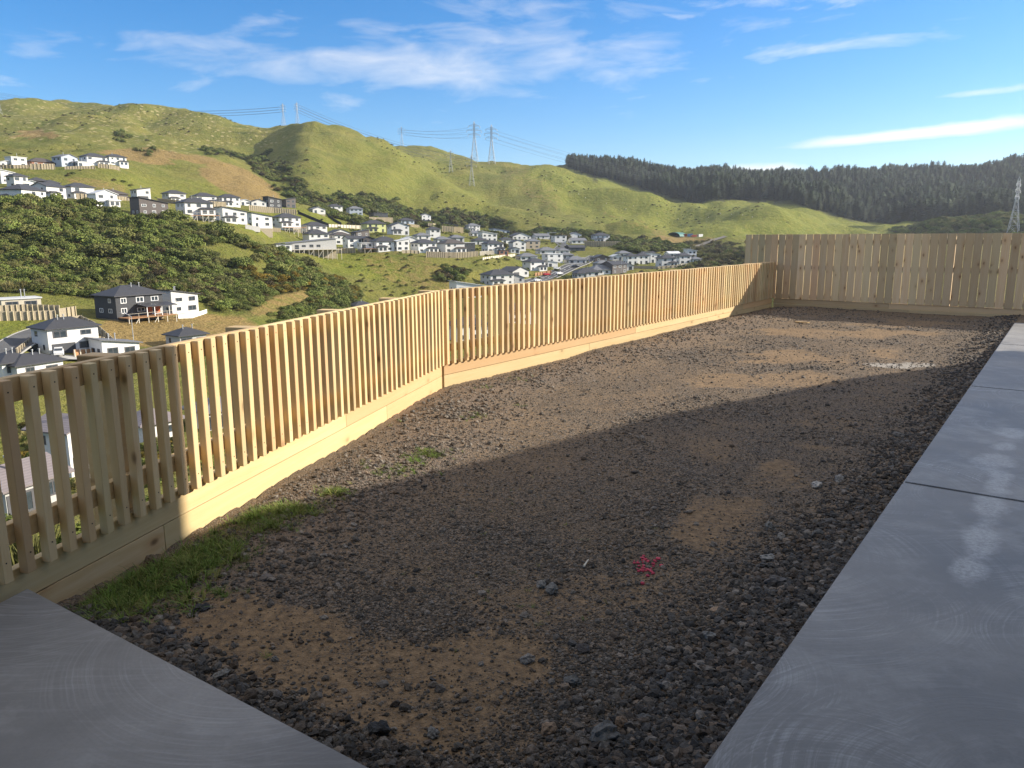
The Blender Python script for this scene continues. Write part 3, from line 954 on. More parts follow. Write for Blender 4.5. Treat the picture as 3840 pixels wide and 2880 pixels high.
def unit_meshes():
    b = MB()
    fw = 0.10
    b.box(-.5, .5, -.05, 0.02, -.5, -.5 + fw)
    b.box(-.5, .5, -.05, 0.02, .5 - fw, .5)
    b.box(-.5, -.5 + fw, -.05, 0.02, -.5 + fw, .5 - fw)
    b.box(.5 - fw, .5, -.05, 0.02, -.5 + fw, .5 - fw)
    b.box(-.035, .035, -.04, 0.02, -.5 + fw, .5 - fw)
    UNIT['frame'] = b.mesh('frame')
    UNIT['pane'] = MB().box(-.42, .42, -.02, 0.015, -.42, .42).mesh('pane')
    UNIT['dark_window'] = MB().box(-.5, .5, -.05, 0.02, -.5, .5).mesh('dark_window')


unit_meshes()
UNIT['frame'].materials.append(MATS['window_frame'])
UNIT['frame_w'] = UNIT['frame'].copy()
UNIT['frame_w'].materials.clear()
UNIT['frame_w'].materials.append(MATS['white_frame'])
UNIT['pane'].materials.append(MATS['window_glass'])
UNIT['dark_window'].materials.append(MATS['window_glass'])
ORD = ['first', 'second', 'third', 'fourth', 'fifth', 'sixth', 'seventh', 'eighth', 'ninth', 'tenth', 'eleventh', 'twelfth', 'thirteenth',
       'fourteenth', 'fifteenth', 'sixteenth', 'seventeenth', 'eighteenth', 'nineteenth', 'twentieth'] + ['number %d' % k for k in range(21, 40)]
WALLN = dict(white='white', cream='cream', grey='pale grey', blue='pale blue', charcoal='charcoal', brown='dark brown', lime='lime green', brick='red brick', navy='navy', tan='tan')
RCN = dict(dark='dark', brown='brown', grey='grey', light='pale', green='green', mauve='mauve grey')
RTN = dict(hip='hipped', gable='gabled', gable_front='gabled', mono='sloping', flat='flat')


def window(parent, x, y, z, ww, hh, face, detailed, white):
    """face: 0 front (-y), 1 back, 2 left (-x), 3 right (+x)"""
    rz = {0: 0, 1: math.pi, 2: -math.pi / 2, 3: math.pi / 2}[face]
    if detailed:
        o = link('window', UNIT['frame_w' if white else 'frame'], None, parent, (x, y, z), (0, 0, rz), (ww, 1, hh))
        link('pane', UNIT['pane'], None, o)
    else:
        link('window', UNIT['dark_window'], None, parent, (x, y, z), (0, 0, rz), (ww, 1, hh))


def gable_roof(b, W, D, h, rise, ov, th, along):
    for s in (-1, 1):
        if along == 'x':
            e = s * (D / 2 + ov)
            ze = h - rise * ov / (D / 2)
            b.prism([(e, ze), (0, h + rise), (0, h + rise + th), (e, ze + th)], 'x', -W / 2 - ov, W / 2 + ov)
        else:
            e = s * (W / 2 + ov)
            ze = h - rise * ov / (W / 2)
            b.prism([(e, ze), (0, h + rise), (0, h + rise + th), (e, ze + th)], 'y', -D / 2 - ov, D / 2 + ov)


def hip_roof(b, x0, x1, y0, y1, h, rise, ov):
    X0, X1, Y0, Y1 = x0 - ov, x1 + ov, y0 - ov, y1 + ov
    lo = [(X0, Y0), (X1, Y0), (X1, Y1), (X0, Y1)]
    k = len(b.v)
    b.v += [(x, y, h - .06) for x, y in lo] + [(x, y, h + .14) for x, y in lo]
    if X1 - X0 >= Y1 - Y0:
        ins = (Y1 - Y0) / 2
        b.v += [(X0 + ins, (Y0 + Y1) / 2, h + rise), (X1 - ins + .01, (Y0 + Y1) / 2, h + rise)]
        b.f += [(k + 4, k + 5, k + 9, k + 8), (k + 5, k + 6, k + 9), (k + 6, k + 7, k + 8, k + 9), (k + 7, k + 4, k + 8)]
    else:
        ins = (X1 - X0) / 2
        b.v += [((X0 + X1) / 2, Y0 + ins, h + rise), ((X0 + X1) / 2, Y1 - ins + .01, h + rise)]
        b.f += [(k + 4, k + 5, k + 8), (k + 5, k + 6, k + 9, k + 8), (k + 6, k + 7, k + 9), (k + 7, k + 4, k + 8, k + 9)]
    b.f += [(k + 3, k + 2, k + 1, k)] + [(k + i, k + (i + 1) % 4, k + 4 + (i + 1) % 4, k + 4 + i) for i in range(4)]


def build_house(h):
    W, D, st, roof = h['W'], h['D'], h['st'], h['roof']
    rs = random.Random(int(h['x'] * 131 + h['yb']))
    H = 2.6 * st + 0.1
    label = '%s %s-storey house, %s %s roof, %s from left %s' % (
        WALLN[h['wall']], 'two' if st == 2 else 'single', RCN[h['rc']], RTN[roof], ORD[h['pos']], h['row'])
    if h['pos'] == h['n'] - 1:
        label = label.replace(ORD[h['pos']] + ' from left', 'rightmost')
    t_ = thing('house', label, 'house', (h['c'].x, h['c'].y, h['z']), math.pi - h['A'], 'houses ' + h['row'])
    wm, rm = MATS[h['wall'] + '_wall'], MATS[h['rc'] + '_roof']
    b, rf = MB(), MB()
    low = -0.5
    up = (1.1 if h['r'] < 260 else 2.0) if 'u' in h['ex'] else 0.0
    t_.location.z += up
    if roof == 'hip':
        b.box(-W / 2, W / 2, -D / 2, D / 2, low, H)
        hip_roof(rf, -W / 2, W / 2, -D / 2, D / 2, H, min(W, D) * 0.235 + .3, 0.65)
    elif roof == 'flat':
        b.box(-W / 2, W / 2, -D / 2, D / 2, low, H)
        rf.box(-W / 2 - .3, W / 2 + .3, -D / 2 - .3, D / 2 + .3, H, H + 0.3)
    elif roof == 'gable':
        rise = D * 0.2
        b.prism([(-D / 2, low), (D / 2, low), (D / 2, H), (0, H + rise), (-D / 2, H)], 'x', -W / 2, W / 2)
        gable_roof(rf, W, D, H + .02, rise, .5, .18, 'x')
    elif roof == 'gable_front':
        rise = W * 0.17
        b.prism([(-W / 2, low), (W / 2, low), (W / 2, H), (0, H + rise), (-W / 2, H)], 'y', -D / 2, D / 2)
        gable_roof(rf, W, D, H + .02, rise, .5, .18, 'y')
    else:
        rise = min(W * 0.16, 2.2)
        s = 1 if rs.random() < 0.75 else -1
        b.prism([(-W / 2, low), (W / 2, low), (W / 2, H + (rise if s < 0 else 0)), (-W / 2, H + (rise if s > 0 else 0))], 'y', -D / 2, D / 2)
        za, zb = H + (rise if s > 0 else 0), H + (rise if s < 0 else 0)
        k = (zb - za) / W * .6
        rf.prism([(-W / 2 - .6, za - k + .02), (W / 2 + .6, zb + k + .02), (W / 2 + .6, zb + k + .24), (-W / 2 - .6, za - k + .24)], 'y', -D / 2 - .5, D / 2 + .5)
    link('wall', b.mesh('wall'), wm, t_)
    link('foundation', MB().box(-W / 2 + .12, W / 2 - .12, -D / 2 + .12, D / 2 - .12, -5.0, -.45).mesh('foundation'), MATS[rs.choice(['kerb_concrete', 'wall_timber', 'wall_timber'])], t_)
    ro = link('roof', rf.mesh('roof'), rm, t_)
    det = h['r'] < 520
    white = h['wall'] in ('charcoal', 'brown', 'brick', 'blue') and rs.random() < 0.7
    garage = 'g' in h['ex']
    porch = 'p' in h['ex']
    pw = W * 0.52
    if porch:
        pd = 1.9
        px0 = -W / 2 if rs.random() < .6 else W / 2 - pw
        pb = MB().box(px0, px0 + pw, -D / 2 - pd, -D / 2 + .1, -1.5, 2.5)
        link('porch_wall', pb.mesh('porch_wall'), wm, t_)
        pr = MB()
        hip_roof(pr, px0, px0 + pw, -D / 2 - pd, -D / 2 + .3, 2.52, 0.9, 0.45)
        link('porch_roof', pr.mesh('porch_roof'), rm, t_)
        for s in (0.27, 0.73):
            window(t_, px0 + pw * s, -D / 2 - pd, 1.35, min(1.9, pw * .3), 1.5, 0, det, white)
    for lev in range(st):
        zc = 2.6 * lev + 1.55
        nw = max(2, int(W / 3.6))
        for i in range(nw):
            xx = -W / 2 + W * (i + .5) / nw + rs.uniform(-.2, .2)
            if porch and lev == 0 and px0 - .8 < xx < px0 + pw + .8:
                continue
            if garage and lev == 0 and i < nw * .5:
                continue
            if rs.random() < 0.12:
                continue
            tall = lev == 0 and rs.random() < .35
            ww, hh = rs.choice([1.2, 1.6, 2.0] if h['r'] > 260 else [1.6, 2.2, 2.8]), (2.0 if tall else rs.choice([1.0, 1.25, 1.4]))
            window(t_, xx, -D / 2, 2.6 * lev + 1.1 if tall else zc, min(ww, W / nw - .5), hh, 0, det, white)
        for face, sx in ((2, -1), (3, 1)):
            if face == 3 and h['A'] % (2 * math.pi) > math.pi:
                pass
            for yy in (-D * .22, D * .2):
                if rs.random() < .6:
                    window(t_, sx * W / 2, yy, zc, rs.choice([0.8, 1.2, 1.6]), 1.1, face, det, white)
    if garage:
        g = MB().box(-W * .44, -W * .44 + 4.6, -D / 2 - .06, -D / 2 + .02, 0.02, 2.25)
        link('garage_door', g.mesh('garage_door'), MATS['charcoal_wall'], t_)
    if h['r'] < 260 or rs.random() < .35:
        for _ in range(2 if h['r'] < 260 else 1):
            vx = rs.uniform(-.2, .2) * W
            v = MB().tube((vx, -D * .12, H + .2), (vx, -D * .12, H + min(W, D) * .235 + .75), .11, .11, 6)
            v.tube((vx, -D * .12, H + min(W, D) * .235 + .72), (vx, -D * .12, H + min(W, D) * .235 + .9), .2, .2, 6)
            link('roof_vent', v.mesh('roof_vent'), MATS['steel'], ro)
    if 'd' in h['ex']:
        dk = MB().box(-W / 2 + .3, W / 2 + .8, -D / 2 - 4.4, -D / 2 - (1.92 if porch else .02), -.25, -.02)
        link('deck', dk.mesh('deck'), MATS['deck_timber'] if h['wall'] != 'grey' else MATS['pale_timber'], t_)
        n = int(W / 2.2)
        pm = MB().box(-.09, .09, -.09, .09, -5.0, -.25).mesh('deck_post')
        bm_ = MB().box(-.03, .03, -.03, .03, 0, 1.0).mesh('baluster')
        for i in range(n + 1):
            xx = -W / 2 + .4 + (W + .2) * i / n
            link('deck_post', pm, MATS['pale_timber'], t_, (xx, -D / 2 - 4.4, 0))
            link('baluster', bm_, MATS['pale_timber'], t_, (xx, -D / 2 - 4.5, 0))
        link('handrail', MB().box(-W / 2 + .3, W / 2 + .8, -D / 2 - 4.56, -D / 2 - 4.46, 1.0, 1.06).mesh('handrail'), MATS['pale_timber'], t_)
        if 'v' in h['ex']:
            link('veranda_roof', MB().prism([(-D / 2 - 4.7, 2.45), (-D / 2 - .3, 3.0), (-D / 2 - .3, 3.15), (-D / 2 - 4.7, 2.6)], 'x', -W * .1, W / 2 + 1.1).mesh('veranda_roof'), rm, t_)
            for i in range(5):
                xx = -W * .08 + (W * .58 + .8) * i / 4
                link('veranda_post', MB().box(xx - .08, xx + .08, -D / 2 - 4.5, -D / 2 - 4.34, 0, 2.5).mesh('veranda_post'), MATS['white_frame'], t_)
            for i in range(2):
                xx = W * .12 + i * 2.2
                link('blind', MB().box(xx, xx + 1.7, -D / 2 - .12, -D / 2 - .03, .3, 2.2).mesh('blind'), MATS['orange_net'], t_)
        br = MB()
        for i in range(0, n - 1, 2):
            br.bar((-W / 2 + .4 + (W + .2) * i / n, -D / 2 - 4.4, -3.6), (-W / 2 + .4 + (W + .2) * (i + 1) / n, -D / 2 - 4.4, -.4), .07)
        link('brace', br.mesh('brace'), MATS['pale_timber'], t_)
    return t_


for h in HOUSES:
    build_house(h)

# ------------------------------------------------------------------ retaining walls and boundary fences on the far side
post_me = {}


def post_wall(pts, height, label, mat='wall_timber', postmat='post_timber', gap=1.35, below=0.6, posts=True, name='retaining_wall', group=None, top=0.0):
    W_ = [land(x, y) for x, y in pts]
    t_ = thing(name, label, 'fence' if 'fence' in name else 'retaining wall', W_[0], 0, group)
    o = W_[0]
    b = MB()
    for a, c in zip(W_, W_[1:]):
        a, c = a - o, c - o
        d = (c - a)
        L = math.hypot(d.x, d.y)
        if L < .1:
            continue
        n = Vector((d.y, -d.x, 0)) / L
        if n.dot(-o) < 0:
            n = -n
        q = n * 0.06
        for s in (1,):
            A0, A1 = a + Vector((0, 0, -below)), a + Vector((0, 0, height))
            C0, C1 = c + Vector((0, 0, -below)), c + Vector((0, 0, height))
            k = len(b.v)
            b.v += [tuple(v) for v in (A0 + q, C0 + q, C1 + q, A1 + q, A0 - q, C0 - q, C1 - q, A1 - q)]
            for f in ((0, 1, 2, 3), (5, 4, 7, 6), (3, 2, 6, 7), (0, 3, 7, 4), (1, 5, 6, 2)):
                b.f.append(tuple(k + i for i in f))
        if posts:
            key = (round(height + top, 2), postmat)
            if key not in post_me:
                post_me[key] = MB().tube((0, 0, -1.5), (0, 0, height + top), .17, .15, 6).mesh('post')
                post_me[key].materials.append(MATS[postmat])
            m_ = max(1, int(L / gap))
            for i in range(m_ + 1):
                pp = a + d * (i / m_) + n * 0.26
                link('post', post_me[key], None, t_, pp)
    link('wall_boards', b.mesh('wall_boards'), MATS[mat], t_)
    return t_


post_wall([(0, 364), (30, 364), (62, 364)], 1.9, 'low pole retaining wall under the leftmost houses of the top row', group='pole retaining walls')
post_wall([(66, 366), (90, 366), (118, 366)], 3.0, 'tall pale pole retaining wall under the red brick house', group='pole retaining walls')
post_wall([(140, 366), (175, 365), (205, 365)], 1.6, 'weathered fence wall below the pale blue house', group='pole retaining walls')
post_wall([(212, 362), (236, 365), (258, 369)], 2.4, 'stepped pole retaining wall below the right end of the top row', group='pole retaining walls')
post_wall([(166, 433), (185, 434), (203, 434)], 3.0, 'pole retaining wall under the two-storey house above the bush', group='pole retaining walls')
post_wall([(238, 432), (262, 433), (284, 434)], 1.8, 'pole retaining wall under the brown-roofed bungalow', group='pole retaining walls')
post_wall([(342, 437), (380, 441), (420, 446)], 2.2, 'pole retaining wall behind the dark brown hillside house', group='pole retaining walls')
post_wall([(450, 452), (468, 453), (488, 454)], 4.2, 'tall slatted pole wall behind the hipped house with the deck', group='pole retaining walls')
post_wall([(538, 455), (590, 460), (640, 464)], 3.2, 'long pale pole retaining wall above the bright lawn slope', group='pole retaining walls')
post_wall([(644, 462), (675, 475), (712, 490)], 1.8, 'black boundary fence running down the lawn slope', 'black_fence', posts=False, name='boundary_fence')
post_wall([(708, 468), (722, 478), (738, 487)], 1.8, 'black fence beside the first garden plot', 'black_fence', posts=False, name='boundary_fence')
post_wall([(748, 470), (758, 478), (766, 487)], 1.8, 'black fence beside the second garden plot', 'black_fence', posts=False, name='boundary_fence')
post_wall([(710, 491), (760, 493), (796, 494)], 1.9, 'pale paling fence along the foot of the garden plots', 'pale_timber', 'pale_timber', gap=3, name='boundary_fence')
post_wall([(798, 481), (822, 482), (848, 482)], 4.2, 'tall pole wall under the charcoal flat-roofed house', group='pole retaining walls')
post_wall([(856, 487), (880, 489), (905, 491)], 1.8, 'grey fence wall below the pale blue bungalow', 'wall_timber', group='pole retaining walls')
post_wall([(925, 491), (935, 492), (944, 493)], 3.4, 'short pale pole wall below the charcoal gabled house', group='pole retaining walls')
post_wall([(955, 500), (980, 502), (1000, 503)], 4.0, 'pole wall overgrown with scrub under the brown sloping-roof house', group='pole retaining walls')
post_wall([(530, 494), (545, 497), (562, 499)], 2.0, 'grey block wall below the rightmost bush edge house', 'kerb_concrete', posts=False)
post_wall([(565, 498), (590, 500), (605, 501)], 2.0, 'pole wall between the bush edge house and the orange deck', group='pole retaining walls')
post_wall([(724, 547), (745, 547), (768, 546)], 2.6, 'pole wall joining the pale grey long house to the flat white one', group='pole retaining walls')
post_wall([(868, 547), (888, 547), (905, 548)], 1.6, 'low grey fence in front of the tall white house on the ridge', 'wall_timber', gap=2.2, group='pole retaining walls')
post_wall([(920, 556), (960, 557), (985, 557)], 3.0, 'grey pole retaining wall at the grass bank edge', 'wall_timber', 'wall_timber', group='pole retaining walls')
post_wall([(985, 557), (1010, 556), (1032, 554)], 3.0, 'pale pole retaining wall right of the grey one at the bank edge', group='pole retaining walls')
post_wall([(1036, 552), (1050, 551), (1066, 550)], 2.4, 'fresh yellow timber wall beside the small lawn', 'pale_timber', 'pale_timber', group='pole retaining walls')
post_wall([(1042, 562), (1075, 557), (1112, 553)], 1.4, 'pale stepped fence sloping up past the small lawn', 'pale_timber', 'pale_timber', gap=3, name='boundary_fence')
post_wall([(1262, 532), (1300, 533), (1340, 533)], 4.2, 'tall dark pole wall below the far two-storey house', 'wall_timber', 'post_timber', group='pole retaining walls')
post_wall([(1085, 509), (1095, 508), (1120, 507)], 1.6, 'yellowish paling fence above the far cluster', 'pale_timber', 'pale_timber', gap=3, name='boundary_fence')
post_wall([(1155, 596), (1172, 593), (1190, 590)], 1.6, 'orange timber fence by the valley road', 'deck_timber', 'deck_timber', gap=3, name='boundary_fence')
post_wall([(1360, 579), (1420, 581), (1470, 577)], 1.5, 'grey paling fence in front of the right-hand valley houses', 'wall_timber', 'wall_timber', gap=3, name='boundary_fence')
post_wall([(1470, 574), (1500, 572), (1515, 571)], 1.3, 'pale paling fence at the right end of the valley houses', 'pale_timber', 'wall_timber', gap=3, name='boundary_fence')
post_wall([(0, 679), (60, 676), (130, 678)], 2.2, 'upper tier of the pole retaining wall under the cream house', 'wall_timber', group='pole retaining walls', gap=1.1)
post_wall([(0, 693), (60, 692), (120, 690)], 2.2, 'lower tier of the pole retaining wall under the cream house', 'wall_timber', group='pole retaining walls', gap=1.1)
post_wall([(128, 690), (146, 687), (163, 684)], 2.6, 'end section of pole wall right of the cream house', 'wall_timber', group='pole retaining walls', gap=1.3)
post_wall([(150, 702), (175, 698), (205, 712), (232, 736), (258, 760)], 1.9, 'curving grey paling fence round the white two-storey valley house', 'wall_timber', 'wall_timber', gap=2.6, name='boundary_fence')
post_wall([(204, 750), (216, 748), (228, 750)], 2.2, 'short pole wall beside the white two-storey valley house', group='pole retaining walls', gap=1.1)
post_wall([(160, 772), (185, 771), (206, 769)], 1.6, 'honey timber terrace wall in front of the white two-storey valley house', 'deck_timber', 'pale_timber', gap=1.2)
post_wall([(36, 772), (60, 752), (80, 738)], 1.7, 'shaded paling fence left of the white two-storey valley house', 'wall_timber', 'wall_timber', gap=2.6, name='boundary_fence')
post_wall([(385, 688), (415, 687), (447, 676)], 1.1, 'low white wall beside the white sloping-roof valley house', 'white_wall', posts=False)


# ------------------------------------------------------------------ roads and tracks
def road(name, pts, width, mat, lift=0.22, marks=False):
    W_ = [land(x, y) for x, y in pts]
    P = []
    for a, c in zip(W_, W_[1:]):
        n = max(2, int((c - a).length / 3))
        P += [a.lerp(c, i / n) for i in range(n)]
    P.append(W_[-1])
    P = [Vector((q.x, q.y, 0)) for q in P]
    for _ in range(4):
        P = [P[0]] + [(P[i - 1] + P[i] * 2 + P[i + 1]) / 4 for i in range(1, len(P) - 1)] + [P[-1]]
    zz = [ground(q.x, q.y) for q in P]
    for _ in range(6):
        zz = [zz[0]] + [max((zz[i - 1] + zz[i] + zz[i + 1]) / 3, zz[i] - .3) for i in range(1, len(zz) - 1)] + [zz[-1]]
    X = np.zeros((len(P), 7))
    Y, Z = X.copy(), X.copy()
    for i, q in enumerate(P):
        d = (P[min(i + 1, len(P) - 1)] - P[max(i - 1, 0)]).normalized()
        n = Vector((-d.y, d.x, 0))
        for k in range(7):
            e = q + n * width * ((k / 6) - .5)
            X[i, k], Y[i, k] = e.x, e.y
            Z[i, k] = max(zz[i], ground(e.x, e.y) - 0.0) + lift
    o = link(name, grid_mesh(name, X, Y, Z), MATS[mat])
    o['kind'] = 'structure'
    for nm, e in (('kerb', -1), ('kerb', 1)):
        b = MB()
        for i in range(len(P) - 1):
            k = 0 if e < 0 else 6
            a, c = Vector((X[i, k], Y[i, k], Z[i, k])), Vector((X[i + 1, k], Y[i + 1, k], Z[i + 1, k]))
            d = (c - a).normalized()
            n = Vector((-d.y, d.x, 0)) * .11
            up = Vector((0, 0, .11))
            dn = Vector((0, 0, -.15))
            kk = len(b.v)
            b.v += [tuple(v) for v in (a - n + dn, a + n + dn, a + n + up, a - n + up, c - n + dn, c + n + dn, c + n + up, c - n + up)]
            for f in ((3, 2, 6, 7), (0, 4, 7, 3), (1, 2, 6, 5)):
                b.f.append(tuple(kk + q for q in f))
        if mat == 'asphalt':
            link('kerb', b.mesh('kerb'), MATS['kerb_concrete'], o)
    if marks:
        for off, dash in ((0.5, True), (0.72, False), (0.28, False)):
            b = MB()
            for i in range(len(P) - 1):
                if dash and i % 3:
                    continue
                lo, hi = off - .012, off + .012
                def at(i, u):
                    f = u * 6
                    k = int(f)
                    g = f - k
                    return (X[i, k] * (1 - g) + X[i, k + 1] * g, Y[i, k] * (1 - g) + Y[i, k + 1] * g, Z[i, k] * (1 - g) + Z[i, k + 1] * g + .02)
                b.face([at(i, lo), at(i, hi), at(i + 1, hi), at(i + 1, lo)])
            link('lane_marking', b.mesh('lane_marking'), MATS['road_paint'], o)
    return o


road('road', [(1135, 622), (1175, 603), (1215, 586), (1248, 572), (1270, 560), (1290, 553)], 11, 'asphalt', marks=True)
road('road', [(1176, 514), (1200, 521), (1218, 530), (1206, 541), (1180, 546)], 7.5, 'asphalt')
road('road', [(-60, 815), (0, 772), (50, 742), (95, 716), (132, 697), (150, 690)], 6, 'asphalt')
road('driveway', [(110, 772), (150, 776), (215, 776)], 5, 'kerb_concrete')
road('farm_track', [(1470, 548), (1505, 532), (1540, 519), (1568, 511)], 5, 'rubble', lift=.08)


# ------------------------------------------------------------------ cars
def car_meshes():
    b = MB()
    prof = [(-2.2, .35), (2.2, .35), (2.25, .75), (2.1, .95), (1.15, 1.02), (.55, 1.5), (-1.35, 1.52), (-2.05, 1.05), (-2.25, .9)]
    n = len(prof)
    secs = [(-.9, .86), (-.82, 1.0), (.82, 1.0), (.9, .86)]
    k = len(b.v)
    for y, s in secs:
        for x, z in prof:
            zz = .35 + (z - .35) * s if z < 1.1 else 1.03 + (z - 1.03) * (.55 if s < 1 else 1)
            b.v.append((x * (.97 if s < 1 else 1), y * (1 if z < 1.1 else .86), zz))
    for i in range(len(secs) - 1):
        for j in range(n):
            j2 = (j + 1) % n
            b.f.append((k + i * n + j, k + i * n + j2, k + (i + 1) * n + j2, k + (i + 1) * n + j))
    b.f.append(tuple(k + j for j in range(n)))
    b.f.append(tuple(k + 3 * n + n - 1 - j for j in range(n)))
    g = MB()
    g.prism([(-1.75, 1.1), (1.0, 1.1), (.5, 1.44), (-1.3, 1.46)], 'y', -.80, .80)
    g2 = MB()
    g2.prism([(.62, 1.06), (1.12, 1.06), (.66, 1.47)], 'y', -.68, .68)
    wz = MB().tube((0, -.11, 0), (0, .11, 0), .33, .33, 12)
    hl = MB().box(-.06, .06, -.18, .18, -.08, .08)
    return [q.mesh('car_part') for q in (b, g, g2, wz, hl)]


CARM = car_meshes()


def car(x, y, heading, mat, label):
    P = land(x, y)
    t_ = thing('parked_car', label, 'car', (P.x, P.y, P.z + .26), heading, 'cars in the valley')
    bm_ = CARM[0].copy()
    bm_.materials.clear()
    link('body', bm_, MATS[mat], t_)
    link('side_window', CARM[1], MATS['window_glass'], t_, scale=(1, 1.03, 1))
    link('windscreen', CARM[2], MATS['window_glass'], t_, loc=(.04, 0, .02))
    for wx in (-1.35, 1.4):
        for wy in (-.82, .82):
            link('wheel', CARM[3], MATS['tyre'], t_, (wx, wy, .34))
    for wy in (-.6, .6):
        link('headlight', CARM[4], MATS['white_frame'], t_, (2.2, wy, .72))


car(1181, 596, R(35), 'car_red', 'red car parked at the kerb of the valley road')
car(1208, 594, R(38), 'car_white', 'white car driving in the middle of the valley road')
car(1203, 583, R(30), 'car_white', 'white car parked at the kerb above the red car')
car(1161, 609, R(35), 'car_white', 'white car half hidden by the slatted fence top')
car(1243, 579, R(20), 'car_dark', 'dark car at the bend of the valley road')
car(1137, 523, R(10), 'car_white', 'white car on the upper road of the far cluster')
car(128, 770, R(-60), 'car_white', 'white hatchback on the drive of the two-storey valley house')
car(196, 1042, R(-70), 'car_white', 'white van seen between the slats beside the mauve-roofed house')


def lamp(x, y, hgt, label):
    P = land(x, y)
    t_ = thing('street_lamp', label, 'street lamp', P, 0, 'street lamps')
    b = MB().tube((0, 0, -.5), (0, 0, hgt), .11, .07, 6)
    link('pole', b.mesh('pole'), MATS['steel'], t_)
    b = MB()
    pv = Vector((0, 0, hgt))
    for i in range(1, 6):
        q = Vector((-.35 * i, 0, hgt + .9 * math.sin(i / 5 * 1.2)))
        b.tube(pv, q, .06, .06, 6)
        pv = q
    link('arm', b.mesh('arm'), MATS['steel'], t_)
    link('lantern', MB().box(-2.5, -1.75, -.16, .16, hgt + .72, hgt + .86).mesh('lantern'), MATS['kerb_concrete'], t_)


lamp(1246, 578, 8, 'tall street lamp at the bend of the valley road')
lamp(1342, 592, 8, 'street lamp in front of the dark brown gabled house')
lamp(290, 752, 7, 'street lamp on the tan bank behind the slatted fence')

# farm shed and yard on the far flat
P = land(1462, 511)
t_ = thing('farm_shed', 'curved green-roofed farm shed on the far flat', 'shed', P, R(-40))
t_.scale = (.75, .75, .75)
b = MB()
prof = [(9 * math.cos(math.pi * i / 12), 5.2 * math.sin(math.pi * i / 12)) for i in range(13)]
b.prism([(x, z) for x, z in prof] + [(x * .96, z * .95) for x, z in reversed(prof)], 'y', -9, 9)
link('roof', b.mesh('roof'), MATS['green_roof'], t_)
link('back_wall', MB().prism([(x * .95, z * .94) for x, z in prof], 'y', 8.0, 8.5).mesh('back_wall'), MATS['charcoal_wall'], t_)
for k, (x, y, s, mt, lb) in enumerate([(1478, 511, (6, 2.4, 2.4), 'container_red', 'red container beside the green farm shed'), (1490, 511, (5, 2.4, 2.6), 'container_blue', 'blue container in the farm yard'),
                                       (1500, 511.5, (7, 2.6, 1.8), 'container_red', 'low red trailer at the farm yard'), (1512, 512, (5, 2.2, 2.6), 'white_wall', 'white truck box at the right of the farm yard')]):
    P = land(x, y)
    t_ = thing('container', lb, 'container', P, R(10 * k))
    link('box', MB().box(-s[0] / 2, s[0] / 2, -s[1] / 2, s[1] / 2, 0, s[2]).mesh('box'), MATS[mt], t_)
    for e in (-1, 1):
        link('door', MB().box(e * s[0] / 2 - .04 * (e < 0), e * s[0] / 2 + .04 * (e > 0), -s[1] * .45, s[1] * .45, .15, s[2] - .1).mesh('door'), MATS['wall_timber'], t_)


# ------------------------------------------------------------------ pylons and power lines
def pylon(x, y, px_h, label, width=1.0, heading=0.5, rmin=25):
    P = land(x, y, rmin)
    while math.hypot(P.x, P.y) > 1700:
        y += 2
        P = land(x, y, rmin)
    dep = P.y * _c - (P.z - CZ) * _s
    Hh = px_h * dep / (FPX / S)
    Hh = min(max(Hh, 22), 62)
    t_ = thing('power_pylon', label, 'pylon', (P.x, P.y, P.z - .5), heading, 'lattice power pylons')
    bw, tw = Hh * .085 * width, Hh * .018
    lev = [0, .16, .30, .42, .53, .62, .70, .77, .83, .89, .94]
    wd = lambda f: bw + (tw - bw) * min(1, f / .62) if f < .62 else tw
    rad = Hh * .0026
    for sx in (-1, 1):
        for sy in (-1, 1):
            b = MB()
            for f0, f1 in zip(lev, lev[1:]):
                b.bar((sx * wd(f0), sy * wd(f0), f0 * Hh), (sx * wd(f1), sy * wd(f1), f1 * Hh), rad)
            b.bar((sx * tw, sy * tw, .94 * Hh), (0, 0, Hh), rad)
            link('leg', b.mesh('leg'), MATS['steel'], t_)
    b = MB()
    for f0, f1 in zip(lev, lev[1:]):
        a, c = wd(f0), wd(f1)
        for (p0, p1) in (((-1, -1), (1, -1)), ((1, -1), (1, 1)), ((1, 1), (-1, 1)), ((-1, 1), (-1, -1))):
            b.bar((p0[0] * a, p0[1] * a, f0 * Hh), (p1[0] * c, p1[1] * c, f1 * Hh), rad * .62)
            b.bar((p1[0] * a, p1[1] * a, f0 * Hh), (p0[0] * c, p0[1] * c, f1 * Hh), rad * .62)
            b.bar((p0[0] * c, p0[1] * c, f1 * Hh), (p1[0] * c, p1[1] * c, f1 * Hh), rad * .6)
    link('bracing', b.mesh('bracing'), MATS['steel'], t_)
    tips = []
    for f, L in ((.66, .16), (.77, .19), (.88, .15)):
        b = MB()
        for s in (-1, 1):
            tip = (s * L * Hh, 0, f * Hh)
            for sy in (-1, 1):
                b.bar((s * tw, sy * tw, f * Hh), tip, rad * .8)
                b.bar((s * tw, sy * tw, (f + .045) * Hh), tip, rad * .7)
            for u in (.33, .66):
                b.bar((s * (tw + (L * Hh - tw) * u), 0, f * Hh), (s * (tw + (L * Hh - tw) * u), 0, (f + .045 * (1 - u)) * Hh), rad * .6)
        link('crossarm', b.mesh('crossarm'), MATS['steel'], t_)
        for s in (-1, 1):
            q = Vector((s * L * Hh, 0, f * Hh))
            ins = MB().tube(q, q - Vector((0, 0, .045 * Hh)), Hh * .006, Hh * .006, 6)
            link('insulator', ins.mesh('insulator'), MATS['white_wall'], t_)
            tips.append(Matrix.Translation(t_.location) @ Matrix.Rotation(heading, 4, 'Z') @ (q - Vector((0, 0, .045 * Hh))))
    return tips


